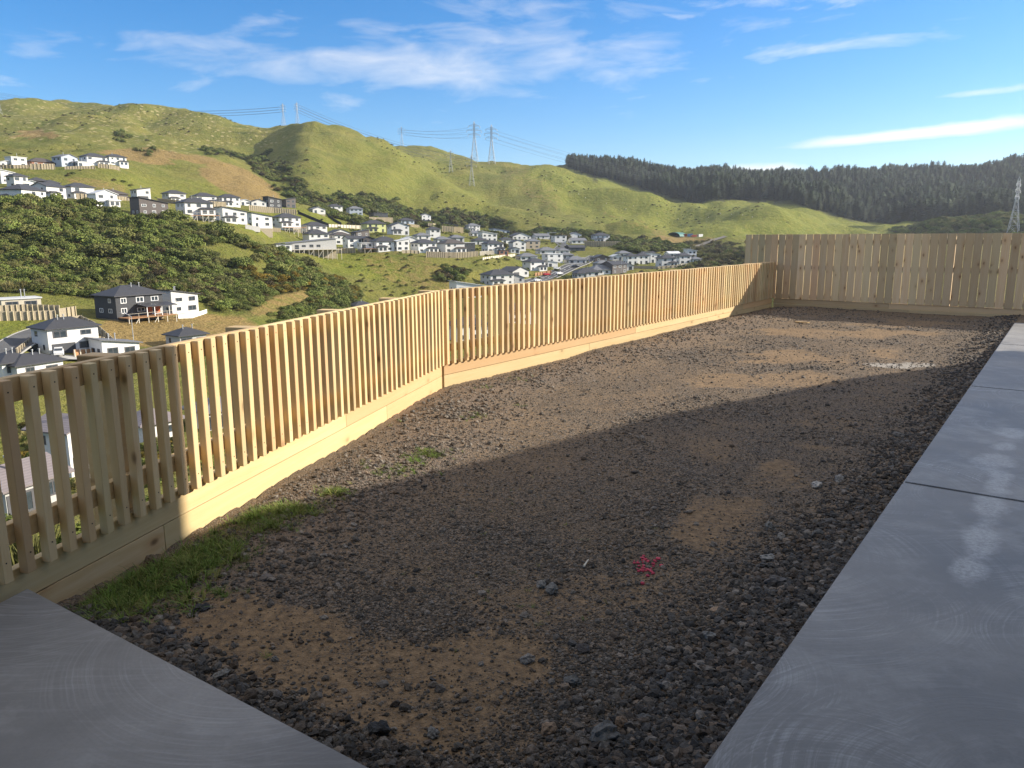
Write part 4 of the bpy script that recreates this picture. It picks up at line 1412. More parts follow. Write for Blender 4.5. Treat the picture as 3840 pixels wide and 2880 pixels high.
PY1 = pylon(613, 264, 48, 'left of the two distant pylons behind the central hill', heading=-.5)
PY2 = pylon(643, 263, 46, 'right of the two distant pylons behind the central hill', heading=-.5)
PY3 = pylon(868, 308, 42, 'lone thin pylon on the skyline right of the central hill', heading=.2)
PY4 = pylon(1025, 344, 84, 'tallest pylon on the skyline above the round spur', heading=.25)
PY5 = pylon(1062, 354, 82, 'pylon just right of the tallest skyline pylon', heading=.25)
PY6 = pylon(1019, 402, 66, 'pale pylon standing lower in front of the skyline pair', heading=.25)
PY7 = pylon(974, 372, 48, 'small dark pylon in the dip left of the skyline pair', heading=.25)
PY8 = pylon(2188, 506, 122, 'pylon in front of the pine forest at the right edge', width=1.0, heading=.8)
PY9 = pylon(-3, 246, 62, 'pylon cut by the left edge of the photo on the hill', heading=-.4)


def wire(a, b, sag, group):
    me = MB()
    n = 14
    pr = None
    for i in range(n + 1):
        t = i / n
        q = a.lerp(b, t) - Vector((0, 0, sag * 4 * t * (1 - t)))
        if pr is not None:
            me.tube(pr, q, .11, .11, 4)
        pr = q
    o = link('power_cable', me.mesh('power_cable'), MATS['cable_metal'])
    tag(o, group[0], 'cable', group[1])


def wires(A, B, lab):
    for i, (a, b) in enumerate(zip(A, B)):
        wire(a, b, (b - a).length * .035, (lab, lab))


wires(PY2, PY6, 'thin power cable hanging between the distant right pylon and the pale pylon')
wires(PY3, PY4, 'thin power cable hanging between the lone pylon and the tallest pylon')
far_r = [q + Vector((620, 250, -70)) for q in PY5]
wires(PY5, far_r, 'thin power cable running down right from the skyline pylons')
far_l = [q + Vector((-420, 60, 35)) for q in PY1]
wires(PY1, far_l, 'thin power cable running off left from the distant pylons')

# ------------------------------------------------------------------ the yard: gravel and dirt
gx = np.arange(-4.2, 13.0, 0.045)
gy = np.arange(0.6, 19.6, 0.045)
GX, GY = np.meshgrid(gx, gy, indexing='ij')


def yard_height(x, y):
    along = (x - SR0.x) * SU.x + (y - SR0.y) * SU.y
    across = (x - SR0.x) * SV.x + (y - SR0.y) * SV.y          # >0 under the right slab
    z = 0.055 * np.clip((along - 6) / 8, 0, 1)
    dfence = -outside(x, y)
    z = z + (fbm(x / 1.3, y / 1.3, 3, 3) - .5) * 0.05 + (fbm(x / .22, y / .22, 3, 6) - .5) * 0.024
    z = z + 0.07 * np.exp(-(across / 0.38) ** 2) * (0.6 + 0.8 * fbm(x / .5, y / .5, 2, 8))
    z = z + 0.045 * np.exp(-((dfence - .75) / 0.35) ** 2) * fbm(x / .6, y / .6, 2, 18)
    z = z - 0.02 * np.exp(-(dfence / 0.12) ** 2)
    return z, along, across, dfence


GZ, GA, GC, GF = yard_height(GX, GY)
left_edge = Vector((-2.09, 3.06, 0))
LV = (Vector((-0.391, 1.908, 0)) - left_edge).normalized()   # left slab's far edge
LN = Vector((-LV.y, LV.x, 0))
if LN.y < 0:
    LN = -LN                                                # pointing into the yard


def left_slab_dist(x, y):
    return (x - left_edge.x) * LN.x + (y - left_edge.y) * LN.y   # <0 under the left slab


GL = left_slab_dist(GX, GY)
GZ = GZ + 0.05 * np.exp(-(GL / .3) ** 2)
RIGHT_N = Vector((math.cos(D3), -math.sin(D3), 0))
if RIGHT_N.dot(CORNER) < 0:
    RIGHT_N = -RIGHT_N
drf = (GX - CORNER.x) * RIGHT_N.x + (GY - CORNER.y) * RIGHT_N.y   # >0 beyond the right fence
QGX, QGY = project(GX, GY, GZ)


def dirt_mask(x, y, px, py):
    j1, j2 = (fbm(x / .5, y / .5, 3, 61) - .5), (fbm(x / .5, y / .5, 3, 67) - .5)
    sc = np.clip((py - 640) / 500, .12, 1.3)
    u, v = px + j1 * 260 * sc, py + j2 * 120 * sc
    d = np.maximum.reduce([
        blob(u, v, 560, 1390, 330, 70, .12), blob(u, v, 850, 1500, 330, 80, .25), blob(u, v, 1010, 1420, 190, 90),
        blob(u, v, 1560, 1140, 110, 65, .1), blob(u, v, 1680, 1045, 75, 26), blob(u, v, 1800, 930, 150, 38), blob(u, v, 1600, 945, 120, 26) * .6,
        blob(u, v, 1650, 820, 140, 20) * .9, blob(u, v, 1780, 770, 160, 10), blob(u, v, 1870, 722, 150, 7), blob(u, v, 1700, 715, 80, 6),
        blob(u, v, 1200, 1300, 170, 40) * .6, blob(u, v, 1420, 1290, 140, 40) * .6, blob(u, v, 1300, 860, 160, 30) * .45, blob(u, v, 1480, 740, 120, 12) * .5,
        blob(u, v, 1030, 880, 130, 40) * .45, blob(u, v, 780, 1180, 140, 50) * .35, blob(u, v, 1250, 1000, 200, 40) * .35, blob(u, v, 1950, 700, 120, 6) * .8])
    across = (x - SR0.x) * SV.x + (y - SR0.y) * SV.y
    d = d * np.clip((fbm(x / .7, y / .7, 4, 71) - .24) * 4.5, 0, 1)
    d = np.maximum(d, .42 * np.clip((fbm(x / 1.6, y / 1.6, 3, 79) - .42) * 5, 0, 1))
    d = d * np.clip((-across - .45) / .35, 0, 1)
    d = d * np.clip((left_slab_dist(x, y) - .12) / .2, 0, 1)
    return d


DIRT = dirt_mask(GX, GY, QGX, QGY)
NEARF = np.clip(1 - np.abs(GF - .55) / .75, 0, 1)          # brownish gravel along the slatted fence
BERM = np.clip(1 + (GC + .75) / .5, 0, 1) * (GC < .1)
BERM = np.maximum(BERM, np.clip(1 - GL / .4, 0, 1))
yard_me = grid_mesh('gravel_yard', GX, GY, GZ, keep=(GF > -.07) & (drf < .07))
colour_attr(yard_me, 'cover', np.stack([DIRT, NEARF, BERM], -1).reshape(-1, 3))
silt = blob(QGX + (fbm(GX / .25, GY / .25, 3, 123) - .5) * 60, QGY + (fbm(GX / .25, GY / .25, 3, 127) - .5) * 9, 1935, 789, 62, 5)
colour_attr(yard_me, 'silt', np.stack([silt, silt, silt], -1).reshape(-1, 3))
m, t, p = new_mat('yard_ground')
si = t.add('ShaderNodeAttribute', attribute_name='silt')
at = t.add('ShaderNodeAttribute', attribute_name='cover')
sp = t.add('ShaderNodeSeparateColor')
t.link(at.outputs['Color'], sp.inputs[0])
ge = t.add('ShaderNodeNewGeometry')
pos = ge.outputs['Position']
v1 = t.add('ShaderNodeTexVoronoi', feature='F1')
t.link(pos, v1.inputs['Vector'])
v1.inputs['Scale'].default_value = 95
v2 = t.add('ShaderNodeTexVoronoi', feature='F1')
t.link(pos, v2.inputs['Vector'])
v2.inputs['Scale'].default_value = 26
sc1 = t.add('ShaderNodeSeparateColor')
t.link(v1.outputs['Color'], sc1.inputs[0])
n1 = t.noise(pos, 3.0, 5.0, .6)
n2 = t.noise(pos, 26.0, 4.0, .65)
stone = t.mix(t.math('POWER', sc1.outputs[0], 2.0), (0.046, 0.039, 0.032), (0.235, 0.20, 0.165))
stone = t.mix(t.ramp(sc1.outputs[1], .72, 1.0), stone, (0.26, 0.175, 0.105))
stone = t.mix(t.math('MULTIPLY', sp.outputs[1], .5), stone, (0.24, 0.19, 0.155))
dirtc = t.mix(t.ramp(n2, .3, .7), (0.125, 0.082, 0.045), (0.27, 0.185, 0.108))
n4 = t.noise(pos, 75.0, 3.0, .7)
dm = t.ramp(t.math('ADD', t.math('MULTIPLY', sp.outputs[0], .82), t.math('ADD', t.math('MULTIPLY', t.math('SUBTRACT', n2, .5), 2.1), t.math('MULTIPLY', t.math('SUBTRACT', n4, .5), 1.4))), .25, .85)
dust = t.ramp(t.noise(pos, 1.4, 4.0, .6), .38, .68)
stone = t.mix(t.math('MULTIPLY', dust, .5), stone, t.mix(n2, (0.14, 0.098, 0.058), (0.29, 0.21, 0.135)))
c = t.mix(dm, stone, dirtc)
c = t.mix(t.math('MULTIPLY', si.outputs['Fac'], t.math('MULTIPLY_ADD', n2, .8, .3)), c, (0.42, 0.395, 0.36))
t.link(c, p.inputs['Base Color'])
p.inputs['Roughness'].default_value = 0.92
p.inputs['Specular IOR Level'].default_value = 0.2
hh = t.math('ADD', t.math('MULTIPLY', t.math('SUBTRACT', 1.0, v1.outputs['Distance']), t.math('SUBTRACT', 1.05, t.math('MULTIPLY', dm, .75))),
            t.math('MULTIPLY', n2, .5))
bump(t, p, hh, 0.9, 0.012)
yard = link('gravel_yard', yard_me, MATS['yard_ground'])
yard['kind'] = 'structure'

# ------------------------------------------------------------------ concrete slabs
m, t, p = new_mat('concrete')
ge = t.add('ShaderNodeNewGeometry')
pos = ge.outputs['Position']
big = t.noise(pos, 1.1, 4.0, .55)
fine = t.noise(pos, 90.0, 3.0, .6)
wp = t.add('ShaderNodeVectorMath', operation='ADD')
t.link(pos, wp.inputs[0])
nv = t.add('ShaderNodeTexNoise')
t.link(pos, nv.inputs['Vector'])
nv.inputs['Scale'].default_value = 1.2
sv = t.add('ShaderNodeVectorMath', operation='SCALE')
t.link(nv.outputs['Color'], sv.inputs[0])
sv.inputs['Scale'].default_value = 0.12
t.link(sv.outputs[0], wp.inputs[1])


def arcs(scale, freq, seed):
    vo = t.add('ShaderNodeTexVoronoi', feature='F1', voronoi_dimensions='2D')
    mp = t.mapping(wp.outputs[0], (1, 1, 1), (seed, seed * 1.7, 0))
    t.link(mp, vo.inputs['Vector'])
    vo.inputs['Scale'].default_value = scale
    d = vo.outputs['Distance']
    jit = t.noise(pos, 7.0, 2.0)
    r_ = t.noise(None, 1.0)
    comb = t.add('ShaderNodeCombineXYZ')
    t.put(comb.inputs[0], t.math('MULTIPLY', t.math('ADD', d, t.math('MULTIPLY', jit, .012)), freq))
    comb.inputs[1].default_value = seed
    g = t.noise(comb.outputs[0], 1.0, 3.0, .7)
    fade = t.math('MULTIPLY', t.ramp(d, .12, .35), t.math('SUBTRACT', 1.0, t.ramp(d, .5, .72)))
    return g, fade


g1, f1 = arcs(0.85, 120.0, 3.7)
g2, f2 = arcs(0.6, 90.0, 11.3)
sw = t.math('ADD', t.math('MULTIPLY', t.math('SUBTRACT', g1, .5), f1), t.math('MULTIPLY', t.math('SUBTRACT', g2, .5), f2))
c = t.mix(t.ramp(big, .3, .7), (0.135, 0.131, 0.127), (0.25, 0.243, 0.235))
part = t.ramp(t.noise(pos, 1.7, 2.0), .42, .66)
c = t.mix(t.math('MULTIPLY', t.math('MULTIPLY', t.ramp(sw, 0.0, 0.25), part), .62), c, (0.45, 0.455, 0.46))
c = t.mix(t.math('MULTIPLY', t.math('MULTIPLY', t.ramp(sw, 0.0, -0.25), part), .45), c, (0.19, 0.19, 0.20))
c = t.mix(t.math('MULTIPLY', t.ramp(fine, .45, .75), .30), c, (0.15, 0.15, 0.155))
stain = t.noise(t.mapping(pos, (1, 1, 1), (5, 2, 0)), 3.3, 5.0, .7)
c = t.mix(t.math('MULTIPLY', t.ramp(stain, .52, .75), .5), c, (0.37, 0.365, 0.355))
c = t.mix(t.math('MULTIPLY', t.ramp(stain, .48, .25), .55), c, (0.14, 0.135, 0.13))
scr = t.noise(t.mapping(wp.outputs[0], (3.0, 60.0, 1), (0, 0, 0), (0, 0, .5)), 1.0, 4.0, .7)
c = t.mix(t.math('MULTIPLY', t.math('MULTIPLY', t.ramp(scr, .5, .8), part), .4), c, (0.42, 0.42, 0.415))
# dried pale patches left on the surface
ps = t.add('ShaderNodeSeparateXYZ')
t.link(pos, ps.inputs[0])
patch = None
wob = t.noise(pos, 3.2, 5.0, .65)
for (x, y, rx, ry) in ((2190, 937, 34, 9), (2173, 963, 26, 9), (2150, 998, 44, 15), (2158, 1045, 28, 28), (2140, 1095, 36, 32), (2118, 1160, 36, 38), (2085, 1235, 40, 26)):
    a = on_level(x, y, SLAB_Z)
    bx = on_level(x + rx, y, SLAB_Z)
    by = on_level(x, y + ry, SLAB_Z)
    e1, e2 = (bx - a) * 1.1, (by - a) * 1.2
    det = e1.x * e2.y - e1.y * e2.x
    ox, oy = t.math('SUBTRACT', ps.outputs[0], a.x), t.math('SUBTRACT', ps.outputs[1], a.y)
    du = t.math('ADD', t.math('MULTIPLY', ox, e2.y / det), t.math('MULTIPLY', oy, -e2.x / det))
    dv = t.math('ADD', t.math('MULTIPLY', ox, -e1.y / det), t.math('MULTIPLY', oy, e1.x / det))
    q = t.math('SQRT', t.math('ADD', t.math('POWER', t.math('ABSOLUTE', du), 2.0), t.math('POWER', t.math('ABSOLUTE', dv), 2.0)))
    q = t.math('SUBTRACT', 1.0, t.ramp(t.math('ADD', q, t.math('MULTIPLY', t.math('SUBTRACT', wob, .5), 2.6)), .55, 1.15))
    patch = q if patch is None else t.math('MAXIMUM', patch, q)
c = t.mix(t.math('MULTIPLY', patch, t.math('MULTIPLY_ADD', t.ramp(t.noise(t.mapping(pos, (1, 1, 1), (0, 0, 0), (0, 0, .6)), 60.0, 3.0, .7), .3, .7), .5, .12)), c, (0.52, 0.525, 0.53))
t.link(c, p.inputs['Base Color'])
t.link(t.math('MULTIPLY_ADD', big, .25, .42), p.inputs['Roughness'])
p.inputs['Specular IOR Level'].default_value = 0.45
bump(t, p, t.math('ADD', t.math('MULTIPLY', sw, .8), t.math('MULTIPLY', fine, .3)), 0.35, 0.004)

patio = bpy.data.objects.new('concrete_patio', None)
col.objects.link(patio)
patio['kind'] = 'structure'


def slab(poly, name='slab_bay'):
    bm = bmesh.new()
    vs = [bm.verts.new((q.x, q.y, SLAB_Z)) for q in poly]
    f = bm.faces.new(vs)
    bm.normal_update()
    if f.normal.z < 0:
        f.normal_flip()
    r_ = bmesh.ops.extrude_face_region(bm, geom=[f])
    for v in [g for g in r_['geom'] if isinstance(g, bmesh.types.BMVert)]:
        v.co.z -= 0.30
    bmesh.ops.recalc_face_normals(bm, faces=bm.faces)
    top = [e for e in bm.edges if all(abs(v.co.z - SLAB_Z) < 1e-5 for v in e.verts)]
    bmesh.ops.bevel(bm, geom=top, offset=0.012, segments=2, affect='EDGES')
    me = bpy.data.meshes.new(name)
    bm.to_mesh(me)
    bm.free()
    return link(name, me, MATS['concrete'], patio)


u_of = lambda q: (q - SR0).dot(SU)
J1 = on_level(3357 / S, 1801.5 / S, SLAB_Z)
J1.z = 0
J2 = on_level(3619.5 / S, 1445 / S, SLAB_Z)
J2.z = 0
u1, u2, uend = u_of(J1), u_of(J2), u_of(on_level(3793 / S, 1209 / S, SLAB_Z))
WR = 4.3
INNER = SR0 - SU * 0.509
edges = [(-0.509 + .02, u1), (u1, u2), (u2, u2 + (u2 - u1)), (u2 + (u2 - u1), uend)]
for ua, ub in edges:
    if ub - ua < .4:
        continue
    g = 0.006
    a, b = SR0 + SU * (ua + g), SR0 + SU * (ub - g)
    slab([a, b, b + SV * WR, a + SV * WR])
# left part of the patio, in front of the slatted fence
lc = left_edge
back = -V1
slab([lc, INNER + LV * -0.02, INNER + LV * 4.8, INNER + LV * 4.8 - SU * 3.6, INNER - SU * 3.6 - SV * 1.6, lc + back * 2.9])

# ------------------------------------------------------------------ slatted fence
SL_W, SL_D, PITCH_M = 0.0445, 0.045, 0.1152
Z_TOP, Z_SB = CZ - 0.57, CZ - 1.4135
fence = thing('slatted_fence', 'low pine slat fence with a bend along the left of the yard', 'fence', BEND, 0)


def bev_box(x0, x1, y0, y1, z0, z1, off=0.003, name='m'):
    me = MB().box(x0, x1, y0, y1, z0, z1).mesh(name)
    bm = bmesh.new()
    bm.from_mesh(me)
    bmesh.ops.bevel(bm, geom=list(bm.edges), offset=off, segments=1, affect='EDGES')
    bm.to_mesh(me)
    bm.free()
    return me


# local frame of a run: x along the run, y towards the yard
slat_me = bev_box(-SL_W / 2, SL_W / 2, -SL_D, 0, Z_SB, Z_TOP, .0025, 'slat')
slat_me.materials.append(MATS['slat_wood'])
nail_me = MB().tube((0, 0, 0), (0, .0015, 0), .0035, .0035, 8).mesh('nail')
nail_me.materials.append(MATS['nail_metal'])


def run_matrix(origin, heading):
    # x -> along heading, y -> to the right of it (the yard side)
    d = dirv(heading)
    n = Vector((d.y, -d.x, 0))
    return Matrix(((d.x, n.x, 0, origin.x), (d.y, n.y, 0, origin.y), (0, 0, 1, 0), (0, 0, 0, 1)))


def put(o, M, local):
    o.matrix_local = Matrix.Translation(-BEND) @ M @ local


M1, M2 = run_matrix(BEND, D1), run_matrix(BEND, D2)
X1 = Vector((-2.0843, 3.0634, 0))
s0 = (X1 - BEND).dot(V1)                               # first measured slat, front left edge
n1_lo = -14
k = n1_lo
while s0 + k * PITCH_M < -0.05:
    s = s0 + k * PITCH_M + SL_W / 2
    if s < -0.02:
        o = link('slat', slat_me, None, fence)
        put(o, M1, Matrix.Translation((s, 0, rnd.uniform(-.002, .002))) @ Matrix.Rotation(rnd.gauss(0, .004), 4, 'Y') @ Matrix.Rotation(rnd.gauss(0, .012), 4, 'Z'))
        if -2 < k < 22:
            for zz in (Z_TOP - .05, Z_SB + .09):
                link('nail', nail_me, None, o, (rnd.uniform(-.004, .004), 0, zz))
    k += 1
k = 0
while 0.03 + k * PITCH_M + SL_W < LEN2:
    s = 0.03 + k * PITCH_M + SL_W / 2
    o = link('slat', slat_me, None, fence)
    put(o, M2, Matrix.Translation((s, 0, rnd.uniform(-.002, .002))) @ Matrix.Rotation(rnd.gauss(0, .004), 4, 'Y') @ Matrix.Rotation(rnd.gauss(0, .012), 4, 'Z'))
    k += 1


def rail(name, M, x0, x1, y0, y1, z0, z1, mat='board_wood', cuts=None):
    xs = [x0] + list(cuts or []) + [x1]
    for a, c in zip(xs, xs[1:]):
        L = c - a - .003
        me = bev_box(-L / 2, L / 2, (y0 - y1) / 2, (y1 - y0) / 2, (z0 - z1) / 2, (z1 - z0) / 2, .0025, name)
        o = link(name, me, MATS[mat], fence)
        put(o, M, Matrix.Translation(((a + c) / 2, (y0 + y1) / 2, (z0 + z1) / 2)))


S_LO = s0 + n1_lo * PITCH_M
yb0, yb1 = -SL_D - .002 - .045, -SL_D - .002
jt = -4.71                                              # board joint seen in the photo
rail('top_rail', M1, S_LO, -.012, yb0, yb1, Z_TOP - .105, Z_TOP + .002, cuts=[-3.6])
rail('lower_rail', M1, S_LO, -.012, yb0, yb1, .385, .475, cuts=[-2.9])
rail('upper_baseboard', M1, S_LO, .0, yb0, yb1, .122, .272, cuts=[-2.45])
rail('lower_baseboard', M1, S_LO, .0, yb0, yb1, -.12, .117, cuts=[jt, -1.6])
rail('top_rail', M2, .02, LEN2 - .01, yb0, yb1, Z_TOP - .105, Z_TOP + .002, cuts=[4.2, 8.6])
rail('lower_rail', M2, .02, LEN2 - .01, yb0, yb1, .385, .475, cuts=[4.8, 9.0])
rail('upper_baseboard', M2, .02, LEN2 - .01, yb0, yb1, .122, .272, cuts=[4.8, 9.9])
rail('lower_baseboard', M2, .02, LEN2 - .01, yb0, yb1, -.12, .117, cuts=[3.3, 7.9])
post_m = bev_box(-.055, .055, -.17, 0, -1.6, Z_TOP + .001, .003, 'post')
post_m.materials.append(MATS['board_wood'])
for M, rng_ in ((M1, [-7.4, -6.15, -4.9, -3.65, -2.4, -1.15, -.08]), (M2, [1.3, 2.6, 3.9, 5.2, 6.5, 7.8, 9.1, 10.4, 11.6])):
    for s in rng_:
        o = link('post', post_m, None, fence)
        put(o, M, Matrix.Translation((s, yb0 - .002, 0)))

# ------------------------------------------------------------------ paling fence at the far end
pf = thing('paling_fence', 'tall pine paling fence across the far end of the yard', 'fence', CORNER, 0)
d3v = dirv(D3)
n3 = Vector((-d3v.y, d3v.x, 0))
if n3.dot(CORNER) > 0:
    n3 = -n3
M3 = Matrix(((d3v.x, n3.x, 0, 0), (d3v.y, n3.y, 0, 0), (0, 0, 1, 0), (0, 0, 0, 1)))
Z_PT, Z_PB = CZ + .0639, CZ - 1.423
pal_me = bev_box(-.075, .075, -.02, 0, Z_PB, Z_PT, .002, 'paling')
pal_me.materials.append(MATS['paling_wood'])
PP = 0.1585
k = 0
while -0.775 + k * PP < 9.2:
    o = link('paling', pal_me, None, pf)
    s = -0.775 + k * PP + PP / 2
    o.matrix_local = M3 @ Matrix.Translation((s, rnd.uniform(-.002, .002), rnd.uniform(-.004, .002))) @ Matrix.Rotation(rnd.gauss(0, .0016), 4, 'Y')
    k += 1


def pf_part(name, x0, x1, y0, y1, z0, z1, mat='paling_wood'):
    L = x1 - x0
    long_x = L > (z1 - z0)
    me = bev_box(-L / 2, L / 2, (y0 - y1) / 2, (y1 - y0) / 2, (z0 - z1) / 2, (z1 - z0) / 2, .0025, name)
    o = link(name, me, MATS['rail_wood' if long_x else mat], pf)
    o.matrix_local = M3 @ Matrix.Translation(((x0 + x1) / 2, (y0 + y1) / 2, (z0 + z1) / 2))


wood('rail_wood', (0.56, 0.45, 0.29), (0.43, 0.34, 0.215), axis='X', knots=0.4)
for z0, z1 in ((Z_PT - .22, Z_PT - .12), (.93, 1.03), (.28, .36)):
    pf_part('rail', -.8, 4.4, -.068, -.023, z0, z1)
    pf_part('rail', 4.403, 9.3, -.068, -.023, z0, z1)
for a, c in ((-.02, 2.5), (2.503, 5.6), (5.603, 9.3)):
    pf_part('upper_baseboard', a, c, -.06, -.015, .115, .235)
for a, c in ((-.02, 2.9), (2.903, 6.1), (6.103, 9.3)):
    pf_part('lower_baseboard', a, c, -.058, -.017, -.15, .110)
for s in (-.6, 1.5, 3.6, 5.7, 7.8):
    pf_part('post', s - .05, s + .05, -.17, -.07, -1.2, Z_PT - .06)

# ------------------------------------------------------------------ the house beside the patio (its shadow lies over the yard)
cot = 1 / math.tan(SUN_EL)
SH = Vector((math.sin(SUN_AZ), math.cos(SUN_AZ), 0))
P1 = on_level(701 / S, 2001 / S, 0.0)
PF = on_level(3700 / S, 1318 / S, SLAB_Z)
PF.z = 0
P1.z = 0
P3 = on_level(2500 / S, 1545 / S, 0.02)
P4 = on_level(3200 / S, 1412 / S, 0.03)
h_far = 2.75
F = PF + SH * ((h_far - SLAB_Z) * cot)                     # far end of the roof edge; the edge runs parallel to the patio


def verge(P):
    """height at which the roof edge (a line through F along SU in plan) throws its shadow on P"""
    n_ = SV
    hh_ = (F - P).dot(n_) / SH.dot(n_) / cot
    q_ = P + SH * (hh_ * cot)
    return Vector((q_.x, q_.y, 0)), hh_


K, h_near = verge(P1)
M3_, h_m3 = verge(P3)
M4_, h_m4 = verge(P4)
own = thing('house', 'white house beside the patio, out of frame, whose shadow covers the near yard', 'house', (K.x, K.y, 0), 0)
rel = lambda q, z: (q.x - K.x, q.y - K.y, z)


def poly_prism(base, ztop, zbot, name, mat, parent):
    b = MB()
    n = len(base)
    b.v += [rel(q, zbot) for q in base] + [rel(q, z) for q, z in zip(base, ztop)]
    b.f.append(tuple(range(n)))
    b.f.append(tuple(range(2 * n - 1, n - 1, -1)))
    for i in range(n):
        b.f.append((i, (i + 1) % n, n + (i + 1) % n, n + i))
    return link(name, b.mesh(name), mat, parent)


depth = 7.0
inset = 0.35
tops = [(K, h_near), (M3_, h_m3), (M4_, h_m4), (F, h_far)]
for k in range(3):
    (qa, ha), (qb, hb_) = tops[k], tops[k + 1]
    e = -SU * .3 if k == 2 else Vector((0, 0, 0))
    wing = [qa + SV * inset, qb + SV * inset + e, qb + SV * depth + e, qa + SV * depth]
    poly_prism(wing, [ha - .2, hb_ - .2, hb_ - .2, ha - .2], -.4, 'wing_wall', MATS['white_wall'], own)
    b = MB()
    q4 = [(qa, ha), (qb, hb_), (qb + SV * depth, hb_), (qa + SV * depth, ha)]
    b.v += [rel(q, z - .16) for q, z in q4] + [rel(q, z) for q, z in q4]
    b.f += [(0, 1, 2, 3), (7, 6, 5, 4)] + [(i_, (i_ + 1) % 4, 4 + (i_ + 1) % 4, 4 + i_) for i_ in range(4)]
    link('wing_roof', b.mesh('wing_roof'), MATS['dark_roof'], own)
blk = [K, K - SU * 10.5, K - SU * 10.5 + SV * 8.5, K + SV * 8.5]
poly_prism(blk, [7.6] * 4, -.4, 'block_wall', MATS['white_wall'], own)
b = MB()
o4 = [K, K - SU * 10.8 - SV * .4, K - SU * 10.8 + SV * 8.9, K + SV * 8.9]
b.v += [rel(q, 7.62) for q in o4] + [rel(q, 7.85) for q in o4]
b.f += [(0, 1, 2, 3), (7, 6, 5, 4)] + [(i, (i + 1) % 4, 4 + (i + 1) % 4, 4 + i) for i in range(4)]
link('block_roof', b.mesh('block_roof'), MATS['dark_roof'], own)
kv_ = (K - SR0).dot(SV)
can = [SR0 + SU * .6 - SV * 1.2, SR0 + SU * .6 + SV * (kv_ - .02), SR0 - SU * 6.5 + SV * (kv_ - .02), SR0 - SU * 6.5 - SV * 1.2]
poly_prism(can, [2.95] * 4, 2.75, 'added_shade_canopy', MATS['white_wall'], own)  # unseen roof on posts, added to block skylight and darken the near ground
for q_ in (SR0 - SU * 3.2 - SV * 1.1, SR0 - SU * 6.4 - SV * 1.1):
    poly_prism([q_, q_ + SU * .12, q_ + SU * .12 + SV * .12, q_ + SV * .12], [2.75] * 4, -.3, 'added_canopy_post', MATS['white_frame'], own)
for s in (2.0, 5.0, 8.0):
    for zz in (1.5, 4.6):
        c_ = K - SU * s
        o = link('window', UNIT['frame'], None, own, rel(c_ - SV * .0, zz), (0, 0, math.atan2(SU.y, SU.x) + math.pi), (1.8, 1, 1.4))
        link('pane', UNIT['pane'], None, o)

# ------------------------------------------------------------------ scattering
lib = bpy.data.collections.new('library')               # source meshes, not linked to the scene


def lib_set(name, meshes):
    c = bpy.data.collections.new(name)
    for i, me in enumerate(meshes):
        o = bpy.data.objects.new('%s_%02d' % (name, i), me)
        c.objects.link(o)
    return c


def scatter(name, pts, scl, rot, idx, coll, label=None, cat=None):
    me = bpy.data.meshes.new(name)
    n = len(pts)
    me.vertices.add(n)
    me.vertices.foreach_set('co', np.asarray(pts, np.float32).ravel())
    for nm, ty, arr, key in (('sc', 'FLOAT_VECTOR', scl, 'vector'), ('rt', 'FLOAT_VECTOR', rot, 'vector')):
        a = me.attributes.new(nm, ty, 'POINT')
        a.data.foreach_set(key, np.asarray(arr, np.float32).ravel())
    a = me.attributes.new('ix', 'INT', 'POINT')
    a.data.foreach_set('value', np.asarray(idx, np.int32))
    me.update()
    o = link(name, me)
    g = bpy.data.node_groups.new(name, 'GeometryNodeTree')
    g.interface.new_socket('Geometry', in_out='INPUT', socket_type='NodeSocketGeometry')
    g.interface.new_socket('Geometry', in_out='OUTPUT', socket_type='NodeSocketGeometry')
    gi, go = g.nodes.new('NodeGroupInput'), g.nodes.new('NodeGroupOutput')
    ip = g.nodes.new('GeometryNodeInstanceOnPoints')
    ci = g.nodes.new('GeometryNodeCollectionInfo')
    ci.inputs['Collection'].default_value = coll
    ci.inputs['Separate Children'].default_value = True
    ci.inputs['Reset Children'].default_value = True
    ip.inputs['Pick Instance'].default_value = True

    def att(nm, ty):
        q = g.nodes.new('GeometryNodeInputNamedAttribute')
        q.data_type = ty
        q.inputs['Name'].default_value = nm
        return q.outputs['Attribute']
    e2r = g.nodes.new('FunctionNodeEulerToRotation')
    g.links.new(att('rt', 'FLOAT_VECTOR'), e2r.inputs[0])
    g.links.new(gi.outputs[0], ip.inputs['Points'])
    g.links.new(ci.outputs[0], ip.inputs['Instance'])
    g.links.new(att('ix', 'INT'), ip.inputs['Instance Index'])
    g.links.new(e2r.outputs[0], ip.inputs['Rotation'])
    g.links.new(att('sc', 'FLOAT_VECTOR'), ip.inputs['Scale'])
    g.links.new(ip.outputs[0], go.inputs[0])
    md = o.modifiers.new('scatter', 'NODES')
    md.node_group = g
    o['kind'] = 'stuff'
    if label:
        o['label'] = label
        o['category'] = cat
    return o


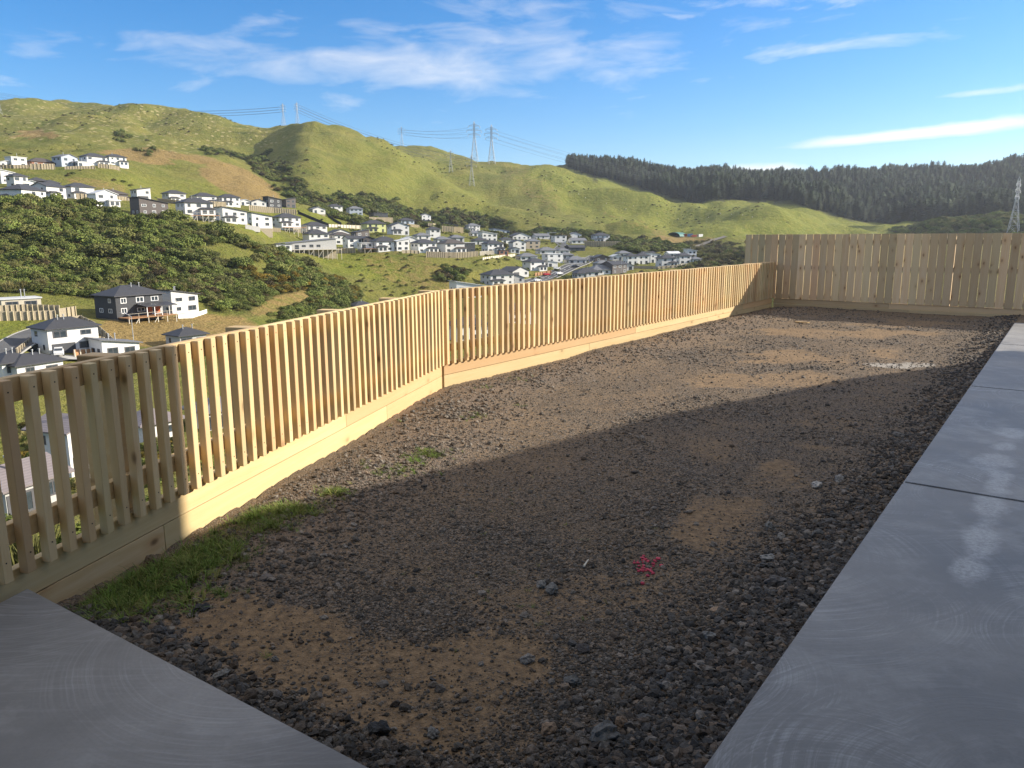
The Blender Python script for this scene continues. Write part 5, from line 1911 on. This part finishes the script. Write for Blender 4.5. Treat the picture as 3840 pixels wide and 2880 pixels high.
def leaf_mass(seed, mat, lobes=10, per=120, leaf=0.125, flat=0.75, spread=0.62, spiky=False):
    """unit-size shrub: leaf faces over several lobes, with gaps between them"""
    g = np.random.default_rng(seed)
    V, Fc = [], []
    for l in range(lobes):
        a, rr_ = g.uniform(0, 2 * math.pi), math.sqrt(g.uniform(0, 1)) * spread
        c = np.array([rr_ * math.cos(a), rr_ * math.sin(a), 0.30 + (1 - (rr_ / spread) ** 2) * .38 * g.uniform(.6, 1.2)])
        lr = g.uniform(.26, .42)
        for i in range(per):
            d = g.normal(size=3)
            d /= np.linalg.norm(d)
            if d[2] < -.35:
                d[2] = -d[2]
            pnt = c + d * lr * np.array([1, 1, flat]) * g.uniform(.75, 1.05)
            nrm = d + g.normal(size=3) * .55
            nrm /= np.linalg.norm(nrm)
            u = np.cross(nrm, [0, 0, 1.0] if abs(nrm[2]) < .9 else [1.0, 0, 0])
            u /= np.linalg.norm(u)
            v = np.cross(nrm, u)
            th = g.uniform(0, 6.28)
            u, v = u * math.cos(th) + v * math.sin(th), -u * math.sin(th) + v * math.cos(th)
            s = leaf * g.uniform(.5, 1.1)
            k = len(V)
            if spiky:
                up = np.array([d[0] * .6, d[1] * .6, 1.0])
                up /= np.linalg.norm(up)
                V += [pnt - u * s * .12, pnt + u * s * .12, pnt + up * s * 2.0]
                Fc.append((k, k + 1, k + 2))
            else:
                V += [pnt - u * s * .5, pnt - v * s * .42, pnt + u * s * .55, pnt + v * s * .42]
                Fc.append((k, k + 1, k + 2, k + 3))
    me = bpy.data.meshes.new('leaf_mass')
    me.from_pydata([tuple(q) for q in V], [], Fc)
    me.materials.append(mat)
    return me


def pine_mesh(seed, mat, broad=1.0, power=.55):
    g = np.random.default_rng(seed)
    V, Fc = [], []
    for i in range(26):
        f = i / 25
        z = .12 + .86 * f
        rad = (.27 * broad * (1 - f) ** power * (1 - .35 * max(0, .25 - f) / .25) + .015) * g.uniform(.7, 1.2)
        n = 9 if f < .7 else 6
        a0 = g.uniform(0, 6.28)
        for j in range(n):
            a = a0 + 6.283 * j / n + g.normal() * .25
            L = rad * g.uniform(.65, 1.15)
            d = np.array([math.cos(a), math.sin(a), 0])
            s = np.array([-math.sin(a), math.cos(a), 0])
            dz = g.uniform(-.01, .05)
            k = len(V)
            b0 = np.array([0, 0, z])
            wd = .06 * (1.25 - f)
            V += [b0 - s * wd * .6, b0 + d * L * .6 - s * wd + np.array([0, 0, dz]), b0 + d * L + np.array([0, 0, dz + .03]),
                  b0 + d * L * .6 + s * wd + np.array([0, 0, dz + .015]), b0 + s * wd * .6 + np.array([0, 0, .02])]
            Fc.append((k, k + 1, k + 2, k + 3, k + 4))
    me = bpy.data.meshes.new('pine')
    me.from_pydata([tuple(q) for q in V], [], Fc)
    b = MB().tube((0, 0, -.05), (0, 0, .9), .012, .004, 5)
    me2 = b.mesh('trunk')
    me2.materials.append(MATS['bark'])
    me.materials.append(mat)
    return me, me2


def merge(me, me2):
    bm = bmesh.new()
    bm.from_mesh(me)
    n = len(bm.faces)
    bm.from_mesh(me2)
    bm.faces.ensure_lookup_table()
    for f in bm.faces[n:]:
        f.material_index = 1
    out = bpy.data.meshes.new(me.name)
    bm.to_mesh(out)
    bm.free()
    out.materials.append(me.materials[0])
    out.materials.append(me2.materials[0])
    return out


BUSH = [leaf_mass(100 + i, MATS['bush_leaf']) for i in range(5)]
FLAX = [leaf_mass(140 + i, MATS['tussock_leaf'], lobes=6, per=60, leaf=.4, spiky=True) for i in range(2)]
BROWN = [leaf_mass(160 + i, MATS['brown_leaf']) for i in range(2)]
GORSE = [leaf_mass(180 + i, MATS['gorse_leaf']) for i in range(2)]
shrub_lib = lib_set('shrub', BUSH + FLAX + BROWN + GORSE)       # 0-4 green, 5-6 tussock, 7-8 brown, 9-10 gorse


def ground_many(x, y):
    return np.array([ground(a, b) for a, b in zip(x, y)])


house_c = np.array([(h['c'].x, h['c'].y, .62 * h['W'] + 1.0) for h in HOUSES])


def clear_of_houses(x, y, f=1.0, front=0.0):
    ok = np.ones(len(x), bool)
    for cx, cy, rr_ in house_c:
        ok &= np.hypot(x - cx, y - cy) > rr_ * f
        if front:
            k = 1 - front / math.hypot(cx, cy)
            ok &= np.hypot(x - cx * k, y - cy * k) > rr_ * f
    return ok


# dense bush on the left slope, scrub in gullies, on mounds and along roads
def sample_region(n, az0, az1, r0, r1):
    a = rng.uniform(az0, az1, n)
    r = np.sqrt(rng.uniform(r0 * r0, r1 * r1, n))
    return np.sin(a) * r, np.cos(a) * r, r


pts, scl, idx = [], [], []


def add_veg(x, y, s, kind, zsink=.1, flat=1.0):
    z = ground_many(x, y)
    for i in range(len(x)):
        pts.append((x[i], y[i], z[i] - zsink * s[i]))
        k = s[i] * (.62 if kind[i] in (5, 6) else 1.0)
        scl.append((k * rng.uniform(.8, 1.2), k * rng.uniform(.8, 1.2), k * rng.uniform(.7, 1.15) * flat))
        idx.append(kind[i])


def mask_at(x, y, r):
    z = ground_many(x, y)
    px, py = project(x, y, z)
    a, b = (fbm(x / 30, y / 30, 3, 41) - .5), (fbm(x / 30, y / 30, 3, 47) - .5)
    return masks(px + a * 46, py + b * 26, r, x, y) + (px, py, px + a * 46, py + b * 26)


# 1: the bush slope
x, y, r = sample_region(24000, R(-45), R(-8), 190, 400)
bd, gu, mo, sc_, px, py, qx, qy = mask_at(x, y, r)
keep = (bd > rng.uniform(.05, .9, len(x))) & clear_of_houses(x, y) & (px > -420)
keep &= rng.uniform(0, 1, len(x)) < .80
x, y, px, py = x[keep], y[keep], px[keep], py[keep]
gapn = fbm(x / 16, y / 16, 3, 113)
s = (rng.gamma(3.2, .62, len(x)) + .7) * (.7 + .75 * gapn)
kind = rng.choice([0, 1, 2, 3, 4] * 9 + [5, 7, 8, 7, 8], len(x))
gorse_zone = blob(px, py, 640, 600, 110, 40, .3) + blob(px, py, 480, 688, 70, 16)
kind = np.where((gorse_zone > .3) & (rng.uniform(0, 1, len(x)) < .5), rng.choice([9, 10], len(x)), kind)
kind = np.where((np.abs(py - 625) < 16) & (px < 420) & (rng.uniform(0, 1, len(x)) < .3), rng.choice([5, 6], len(x)), kind)
s = np.clip(s * .74, .6, 4.4) * np.where(py > 590, .85, 1.0)
order = np.argsort(-s)
big, small = order[:80], order[80:]
add_veg(x[small], y[small], s[small], kind[small])
bush_big = [(x[i], y[i], s[i] * 1.35, int(rng.integers(0, 5))) for i in big]
# tree line (dark) running down the right end of the bush
for (x0, y0), (x1, y1), n in (((560, 545), (640, 580), 40), ((640, 580), (760, 660), 90), ((600, 560), (700, 640), 60)):
    for i in range(n):
        f = rng.uniform()
        q = land(x0 + (x1 - x0) * f + rng.normal() * 14, y0 + (y1 - y0) * f + rng.normal() * 9)
        if 150 < q.length < 460:
            add_veg(np.array([q.x]), np.array([q.y]), np.array([rng.uniform(2.6, 4.6)]), np.array([int(rng.integers(0, 5))]))
# 2: gullies and hedgerow scrub on the hills
x, y, r = sample_region(42000, R(-32), R(14), 470, 900)
bd, gu, mo, sc_, px, py, qx, qy = mask_at(x, y, r)
keep = (gu > rng.uniform(.1, .9, len(x))) & clear_of_houses(x, y, 1.15, 16)
x, y = x[keep], y[keep]
add_veg(x, y, np.clip(rng.gamma(4, .62, len(x)) + 1.0, 1.2, 5.5), rng.choice([0, 1, 2, 3, 4, 4, 7], len(x)))
# 3: right-hand scrub mounds
x, y, r = sample_region(9000, R(18), R(37), 560, 1000)
bd, gu, mo, sc_, px, py, qx, qy = mask_at(x, y, r)
keep = mo > rng.uniform(.05, .9, len(x))
x, y = x[keep], y[keep]
add_veg(x, y, np.clip(rng.gamma(4, .7, len(x)) + 1.4, 1.6, 5.5), rng.choice([0, 1, 2, 3, 4, 5, 6, 5], len(x)))
# 4: brown scrub and tussock beyond the right end of the slatted fence
x, y, r = sample_region(3000, R(6), R(20), 380, 720)
bd, gu, mo, sc_, px, py, qx, qy = mask_at(x, y, r)
keep = (sc_ > rng.uniform(.05, 1.0, len(x))) & clear_of_houses(x, y, 1.1, 12)
x, y = x[keep], y[keep]
add_veg(x, y, np.clip(rng.gamma(4, .5, len(x)) + .7, .9, 4), rng.choice([5, 6, 5, 6, 7, 8, 0], len(x)))
# 5: single shrubs dotted over the hill faces, near bank outside the fence and gardens
x, y, r = sample_region(2600, R(-36), R(18), 420, 1100)
n_ = fbm(x / 70, y / 70, 3, 77)
keep = (n_ > .52) & clear_of_houses(x, y)
x, y = x[keep], y[keep]
add_veg(x, y, rng.uniform(.8, 2.2, len(x)), rng.choice([0, 1, 2, 7, 8], len(x)))
x, y, r = sample_region(2600, R(-50), R(8), 5, 130)
keep = (outside(x, y) > 1.2) & clear_of_houses(x, y) & (fbm(x / 9, y / 9, 3, 71) > .47)
x, y = x[keep], y[keep]
add_veg(x, y, rng.uniform(.35, 1.5, len(x)), rng.choice([0, 1, 2, 3, 5, 6, 9, 10], len(x)))
x, y, r = sample_region(1500, R(-12), R(13), 330, 620)
keep = clear_of_houses(x, y) & (fbm(x / 30, y / 30, 2, 73) > .5)
x, y = x[keep], y[keep]
add_veg(x, y, rng.uniform(.5, 1.7, len(x)), rng.choice([0, 1, 2, 3, 7], len(x)))
# clump of dark trees on the grass bank
for i in range(34):
    q = land(985 + rng.normal() * 22, 596 + rng.normal() * 8)
    add_veg(np.array([q.x]), np.array([q.y]), np.array([rng.uniform(2, 4.2)]), np.array([int(rng.choice([0, 1, 2, 7]))]))
n = len(pts)
rot = np.stack([rng.normal(0, .08, n), rng.normal(0, .08, n), rng.uniform(0, 6.28, n)], -1)
scatter('scrub', pts, scl, rot, idx, shrub_lib, 'dense green and brown scrub covering slopes and gullies', 'scrub')

for (bx, by, bs, k) in bush_big:
    z = ground(bx, by)
    t_ = thing('bush', 'large rounded green bush in the thick scrub below the hillside houses', 'bush', (bx, by, z), rng.uniform(0, 6), 'large bushes on the left slope')
    link('crown', BUSH[k], None, t_, (0, 0, -.1 * bs), None, (bs, bs * 1.05, bs * .95))
    link('trunk', MB().tube((0, 0, -.4), (0, 0, bs * .4), .07 * bs, .04 * bs, 6).mesh('trunk') if k == 0 and False else UNIT.setdefault('trunk', MB().tube((0, 0, -.2), (0, 0, .45), .06, .035, 6).mesh('trunk')), MATS['bark'], t_, None, None, (bs, bs, bs))

# pine forest on the right-hand ridge
PINES = [pine_mesh(300 + i, MATS['pine_leaf'], *q_) for i, q_ in enumerate(((1.0, .6), (1.35, .38), (1.15, .5), (1.5, .32)))]
pine_lib = lib_set('pine', [merge(a, b) for a, b in PINES])
x, y, r = sample_region(18000, R(1), R(40), 1040, 1900)
z = ground_many(x, y)
px, py = project(x, y, z)
keep = (py < np.interp(px, PINE_EDGE_X, PINE_EDGE_Y)) & (px > 1205) & (r < 1760)
x, y, z, px, py = x[keep], y[keep], z[keep], px[keep], py[keep]
hgt = rng.uniform(11, 26, len(x)) * (.65 + .7 * fbm(x / 60, y / 60, 2, 83))
edge = np.interp(px, PINE_EDGE_X, PINE_EDGE_Y) - py
front = np.argsort(edge + rng.uniform(0, 3, len(x)))[:90]
rest = np.setdiff1d(np.arange(len(x)), front)
n = len(rest)
scatter('pine_forest', np.stack([x, y, z - .5], -1)[rest], np.stack([hgt, hgt, hgt], -1)[rest] * np.stack([rng.uniform(.8, 1.15, n), rng.uniform(.8, 1.15, n), np.ones(n)], -1),
        np.stack([rng.normal(0, .03, n), rng.normal(0, .03, n), rng.uniform(0, 6.28, n)], -1), rng.integers(0, 4, n), pine_lib,
        'dark pine forest covering the ridge on the right', 'forest')
for i in front:
    k = int(rng.integers(0, 4))
    t_ = thing('pine_tree', 'dark pine tree in the front row of the forest edge', 'pine tree', (x[i], y[i], z[i] - .4), rng.uniform(0, 6), 'pines along the forest edge')
    link('crown', PINES[k][0], None, t_, None, None, (hgt[i],) * 3)
    link('trunk', PINES[k][1], None, t_, None, None, (hgt[i],) * 3)

# grazing sheep on the far pasture
b = MB()
bm = bmesh.new()
bmesh.ops.create_icosphere(bm, subdivisions=2, radius=.5)
for v in bm.verts:
    v.co = Vector((v.co.x * 1.15, v.co.y * .62, v.co.z * .62 + .62))
    if v.co.x > .35:
        v.co.z += .06
mt = Matrix.Translation((.72, 0, .72)) @ Matrix.Rotation(.5, 4, 'Y') @ Matrix.Diagonal((.26, .13, .15, 1))
bmesh.ops.create_icosphere(bm, subdivisions=1, radius=1, matrix=mt)
for lx in (-.36, .34):
    for ly in (-.16, .16):
        bmesh.ops.create_cone(bm, cap_ends=True, segments=6, radius1=.05, radius2=.07, depth=.45, matrix=Matrix.Translation((lx, ly, .22)))
sheep_me = bpy.data.meshes.new('sheep')
bm.to_mesh(sheep_me)
bm.free()
sheep_me.materials.append(MATS['wool'])
for i, (x_, y_) in enumerate([(1116, 505), (1121, 505.5), (1127, 506), (1250, 420), (1265, 428), (1310, 440), (1352, 452), (1368, 446), (1420, 462), (1465, 474), (1530, 470), (1556, 462), (1580, 464), (1604, 466), (1625, 470), (1180, 380), (1215, 398)]):
    q = land(x_, y_)
    o = link('sheep', sheep_me, None, None, q, (0, 0, rng.uniform(0, 6)))
    tag(o, 'tiny pale sheep grazing on the far green pasture', 'sheep', 'sheep on the pasture')


# ------------------------------------------------------------------ stones
def stone_mesh(seed, mat, sub=1, sx=1, sy=.8, sz=.6, rough=.28):
    bm = bmesh.new()
    bmesh.ops.create_icosphere(bm, subdivisions=sub, radius=.5)
    g = random.Random(seed)
    pl = [Vector((g.gauss(0, 1), g.gauss(0, 1), g.gauss(0, 1))).normalized() for _ in range(9)]
    for v in bm.verts:
        d = v.co.normalized()
        q = 1.0
        for n_ in pl:                                       # chip flat facets
            c_ = d.dot(n_)
            if c_ > .72:
                q = min(q, .72 / c_ + .0)
        v.co = d * .55 * q * (1 + g.uniform(-rough, rough) * .35)
        v.co.x *= sx
        v.co.y *= sy
        v.co.z *= sz
    me = bpy.data.meshes.new('stone')
    bm.to_mesh(me)
    bm.free()
    me.materials.append(mat)
    return me


peb = lib_set('pebble', [stone_mesh(500 + i, MATS['pebble'], 1, 1, rnd.uniform(.65, .95), rnd.uniform(.45, .75)) for i in range(8)]
              + [stone_mesh(540 + i, MATS['dark_pebble'], 1, 1, rnd.uniform(.65, .95), rnd.uniform(.5, .8)) for i in range(5)])
# candidate positions, denser near the camera
N = 230000
a = rng.uniform(R(-42), R(42), N)
rad = np.exp(rng.uniform(math.log(2.0), math.log(21.0), N))
x, y = np.sin(a) * rad, np.cos(a) * rad
z, al, ac, df = yard_height(x, y)
ld = left_slab_dist(x, y)
z = z + .05 * np.exp(-(ld / .3) ** 2)
drf_ = (x - CORNER.x) * RIGHT_N.x + (y - CORNER.y) * RIGHT_N.y
px, py = project(x, y, z)
dm = dirt_mask(x, y, px, py)
inside = (df > .05) & (ac < -.01) & (ld > .01) & (drf_ < -.02) & (px > -40) & (px < 2260)
keep = inside & (rng.uniform(0, 1, N) > dm * .86)
x, y, z, ac, df, ld, rad, dm = (q[keep] for q in (x, y, z, ac, df, ld, rad, dm))
n = len(x)
size = .0046 * (1 + rng.gamma(1.2, .55, n))
size *= np.clip(.75 + rad / 10, .8, 2.2)
edgy = np.maximum(np.exp(-(ac / .42) ** 2), np.exp(-(ld / .28) ** 2))
size *= 1 + edgy * rng.uniform(.6, 3.2, n)
size *= 1 + 1.3 * np.exp(-((df - .6) / .5) ** 2) * (rng.uniform(0, 1, n) < .5)
coarse = np.clip((fbm(x / .9, y / .9, 3, 97) - .5) * 6, 0, 1)
size *= 1 + coarse * rng.uniform(0, .8, n)
size *= np.where(rng.uniform(0, 1, n) < .02, rng.uniform(1.8, 3.4, n), 1)
size = np.clip(size, .006, .055)
rot = np.stack([rng.uniform(-.5, .5, n), rng.uniform(-.5, .5, n), rng.uniform(0, 6.28, n)], -1)
scatter('gravel', np.stack([x, y, z + size * .12], -1), np.stack([size, size, size], -1), rot, np.where(rng.uniform(0, 1, n) < np.clip(edgy * 1.5, .15, .85), rng.integers(8, 13, n), rng.integers(0, 8, n)), peb, 'loose dark gravel strewn over the yard', 'gravel')


def yz(x_, y_):
    z_, _, _, _ = yard_height(np.array([x_]), np.array([y_]))
    return float(z_[0]) + .05 * math.exp(-(float(left_slab_dist(x_, y_)) / .3) ** 2)


ROCKS = [  # src x, y, size px, material, flatness, label
    (2263, 2778, 118, 'grey_rock', .7, 'largest pitted grey rock at the bottom of the yard'),
    (2059, 2737, 74, 'brown_rock', .6, 'brown angular rock left of the largest grey rock'),
    (2334, 2727, 66, 'brown_rock', .7, 'tan rock just right of the largest grey rock'),
    (2032, 2181, 46, 'pale_rock', .8, 'pale stone touching a brown and grey stone mid yard'),
    (2073, 2200, 58, 'grey_rock', .8, 'grey stone with a brown end beside the pale stone'),
    (1978, 2470, 54, 'pale_rock', .9, 'single pale stone on the brown dirt'),
    (2188, 2421, 64, 'dark_rock', .35, 'long flat blackish stone on the dirt'),
    (2642, 2520, 105, 'grey_rock', .18, 'flat slate flake near the right slab'),
    (2693, 2286, 78, 'brown_rock', .12, 'thin pinkish flake of stone right of the pink paint'),
    (2419, 2707, 62, 'grey_rock', .5, 'rounded grey stone above the largest rock'),
    (2151, 2547, 70, 'grey_rock', .5, 'low grey stone at the edge of the coarse gravel'),
    (2744, 2500, 56, 'grey_rock', .8, 'blocky stone close to the right slab edge'),
    (2656, 2398, 60, 'grey_rock', .6, 'grey stone on the gravel heap by the slab'),
    (3065, 1823, 46, 'pale_rock', .8, 'pale stone on the gravel berm, left of its twin'),
    (3146, 1810, 40, 'pale_rock', .8, 'pale stone on the gravel berm, right of its twin'),
    (2929, 2019, 36, 'pale_rock', .8, 'small white stone by the patch of tan dirt'),
    (3068, 2022, 48, 'grey_rock', .7, 'rounded stone on the berm beside the slab'),
    (2881, 2094, 60, 'grey_rock', .5, 'flattish grey stone below the small white stone'),
    (2914, 2200, 92, 'dark_rock', .5, 'wide dark stone on the berm with a yellow leaf'),
    (2887, 1976, 46, 'grey_rock', .9, 'stone in a short upright row by the dirt'),
    (756, 2286, 62, 'dark_rock', .5, 'dark pointed slate stone beside the long grass'),
    (603, 2405, 70, 'dark_rock', .9, 'black crumbly lump at the left slab edge'),
    (803, 2446, 38, 'grey_rock', .9, 'small grey stone right of the black lump'),
    (1030, 2461, 32, 'grey_rock', .7, 'small smooth stone by a grass tuft'),
    (830, 2549, 78, 'grey_rock', .4, 'flat grey stone among coarse gravel at the left slab'),
    (1424, 2747, 82, 'dark_rock', .8, 'dark clod in the coarse gravel at the bottom left'),
    (1624, 2747, 62, 'grey_rock', .7, 'grey stone right of the dark clod'),
    (569, 2097, 66, 'brown_rock', .8, 'rusty brown rock against the slatted fence board'),
    (997, 2178, 60, 'dark_rock', .35, 'flat dark flake at the right end of the grass'),
    (1245, 1992, 36, 'dark_rock', .8, 'dark stone above the flat flake'),
    (2920, 2470, 60, 'grey_rock', .6, 'stone at the foot of the right slab edge'),
    (3370, 1640, 40, 'grey_rock', .6, 'stone on the shaded gravel right of the dirt patch'),
]
for i, (sx, sy, sp_, mt, fl, lb) in enumerate(ROCKS):
    q = on_level(sx / S, sy / S, .02)
    dep = q.y * _c - (q.z - CZ) * _s
    wd = sp_ * dep / FPX
    zz = yz(q.x, q.y)
    o = link('rock', stone_mesh(900 + i, MATS[mt], 3, 1.0, .8, max(fl, .14), .5), None, None, (q.x, q.y, zz + wd * fl * .16), (rnd.uniform(-.15, .15), rnd.uniform(-.15, .15), rnd.uniform(0, 6)), (wd,) * 3)
    tag(o, lb, 'rock', 'loose rocks in the yard')
for i in range(34):
    q = on_level(1398 + rnd.gauss(0, 15), 1214 + rnd.gauss(0, 13), .01)
    wd = rnd.uniform(.014, .034)
    o = link('painted_stone', stone_mesh(1200 + i, MATS['pink_paint'], 1, 1, .8, .5), None, None, (q.x, q.y, yz(q.x, q.y) + wd * .2), (0, 0, rnd.uniform(0, 6)), (wd,) * 3)
    tag(o, 'small stone sprayed with pink marking paint', 'stone', 'pink sprayed stones')
q = on_level(1268, 1216, .01)
o = link('stick', MB().tube((-.035, 0, .0), (.035, .01, .008), .006, .003, 6).mesh('stick'), MATS['pale_timber'], None, (q.x, q.y, yz(q.x, q.y) + .012), (0, 0, 1.0))
tag(o, 'short pale stick on the gravel left of the pink stones', 'stick')
q = on_level(3008 / S, 1212 / S, .05)
o = link('timber_offcut', bev_box(-.16, .16, -.03, .03, -.01, .01, .002), MATS['board_wood'], None, (q.x, q.y, yz(q.x, q.y) + .02), (0, .05, 2.0))
tag(o, 'small timber offcut lying on the sunny far gravel', 'offcut')


# ------------------------------------------------------------------ grass in the yard
def tuft_mesh(seed, n=16, h=.11):
    g = random.Random(seed)
    V, Fc = [], []
    for i in range(n):
        a, r0 = g.uniform(0, 6.28), g.uniform(0, .03)
        x0, y0 = r0 * math.cos(a), r0 * math.sin(a)
        b = a + g.gauss(0, .7)
        ln = h * g.uniform(.5, 1.25)
        lean = g.uniform(.2, .95)
        wd = g.uniform(.0016, .003)
        px_, py_ = -math.sin(b) * wd, math.cos(b) * wd
        k = len(V)
        for f, w_ in ((0, 1), (.4, .9), (.75, .6)):
            hx = lean * ln * f * f
            V += [(x0 + math.cos(b) * hx - px_ * w_, y0 + math.sin(b) * hx - py_ * w_, ln * f * (1 - .3 * lean * f)), (x0 + math.cos(b) * hx + px_ * w_, y0 + math.sin(b) * hx + py_ * w_, ln * f * (1 - .3 * lean * f))]
        V.append((x0 + math.cos(b) * lean * ln, y0 + math.sin(b) * lean * ln, ln * (1 - .35 * lean)))
        Fc += [(k, k + 1, k + 3, k + 2), (k + 2, k + 3, k + 5, k + 4), (k + 4, k + 5, k + 6)]
    me = bpy.data.meshes.new('tuft')
    me.from_pydata(V, [], Fc)
    me.materials.append(MATS['grass_blade'])
    return me


tufts = lib_set('tuft', [tuft_mesh(i) for i in range(6)])
gp, gs = [], []
ZONES = [(235, 1330, 70, 30, 200, 1.0), (300, 1270, 110, 45, 700, 1.25), (410, 1215, 90, 40, 520, 1.2), (480, 1185, 60, 36, 220, 1.1), (560, 1130, 80, 26, 280, 1.0), (630, 1105, 60, 16, 220, 1.05), (730, 1070, 34, 12, 110, .9),
         (850, 1020, 60, 16, 130, .75), (925, 985, 36, 9, 160, .9), (905, 1000, 22, 7, 60, .8), (1022, 905, 26, 8, 70, .7), (1110, 820, 26, 8, 34, .7), (1050, 838, 20, 6, 26, .7), (1125, 878, 16, 5, 26, .6), (845, 905, 30, 8, 50, .7),
         (480, 1290, 30, 12, 30, .6), (1265, 1165, 6, 4, 4, .6), (1010, 1250, 260, 60, 30, .45), (1300, 1320, 260, 60, 26, .5), (1040, 1100, 300, 50, 40, .4), (960, 1050, 200, 50, 50, .45), (1300, 760, 200, 30, 40, .5), (1480, 720, 160, 14, 24, .6), (580, 1415, 8, 5, 6, .6), (1240, 1600 - 190, 200, 40, 8, .4)]
for (cx, cy, rx, ry, n, sc_) in ZONES:
    for i in range(int(n * .62)):
        q = on_level(cx + rng.normal() * rx * .55, cy + rng.normal() * ry * .55, .01)
        if outside(q.x, q.y) > -.055 or left_slab_dist(q.x, q.y) < .02:
            continue
        gp.append((q.x, q.y, yz(q.x, q.y) - .004))
        gs.append(sc_ * rng.uniform(.22, .7))
n = len(gp)
scatter('grass', gp, np.stack([gs, gs, np.array(gs) * rng.uniform(.4, .85, n)], -1), np.stack([rng.normal(0, .15, n), rng.normal(0, .15, n), rng.uniform(0, 6.28, n)], -1), rng.integers(0, 6, n), tufts, 'rough grass tufts along the foot of the slatted fence', 'grass')
# grass on the bank just outside the slatted fence
gp, gs = [], []
for i in range(9000):
    along = rng.uniform(-8, 14)
    o_ = .12 + abs(rng.normal()) * 1.0
    q = BEND + (V1 * along + N1 * o_ if along < 0 else V2 * along + N2 * o_)
    gp.append((q.x, q.y, ground(q.x, q.y) - .02))
    gs.append(rng.uniform(1.2, 3.2))
n = len(gp)
scatter('bank_grass', gp, np.stack([gs, gs, gs], -1), np.stack([rng.normal(0, .15, n), rng.normal(0, .15, n), rng.uniform(0, 6.28, n)], -1), rng.integers(0, 6, n), tufts, 'long green grass on the bank seen between the slats', 'grass')

# ------------------------------------------------------------------ air
zlo, zhi = float(ZT.min()) - 1.5, float(ZT.max()) + 75
hz = link('haze', MB().box(-3050, 3050, -3050, 3050, zlo, zhi).mesh('haze'))
hz['kind'] = 'stuff'
m = bpy.data.materials.new('haze_air')
m.use_nodes = True
t = NT(m.node_tree)
t.n.clear()
out = t.add('ShaderNodeOutputMaterial')
pv = t.add('ShaderNodeVolumePrincipled')
pv.inputs['Color'].default_value = (0.80, 0.88, 1.0, 1)
pv.inputs['Density'].default_value = 0.000078
pv.inputs['Anisotropy'].default_value = 0.35
t.link(pv.outputs[0], out.inputs['Volume'])
hz.data.materials.append(m)
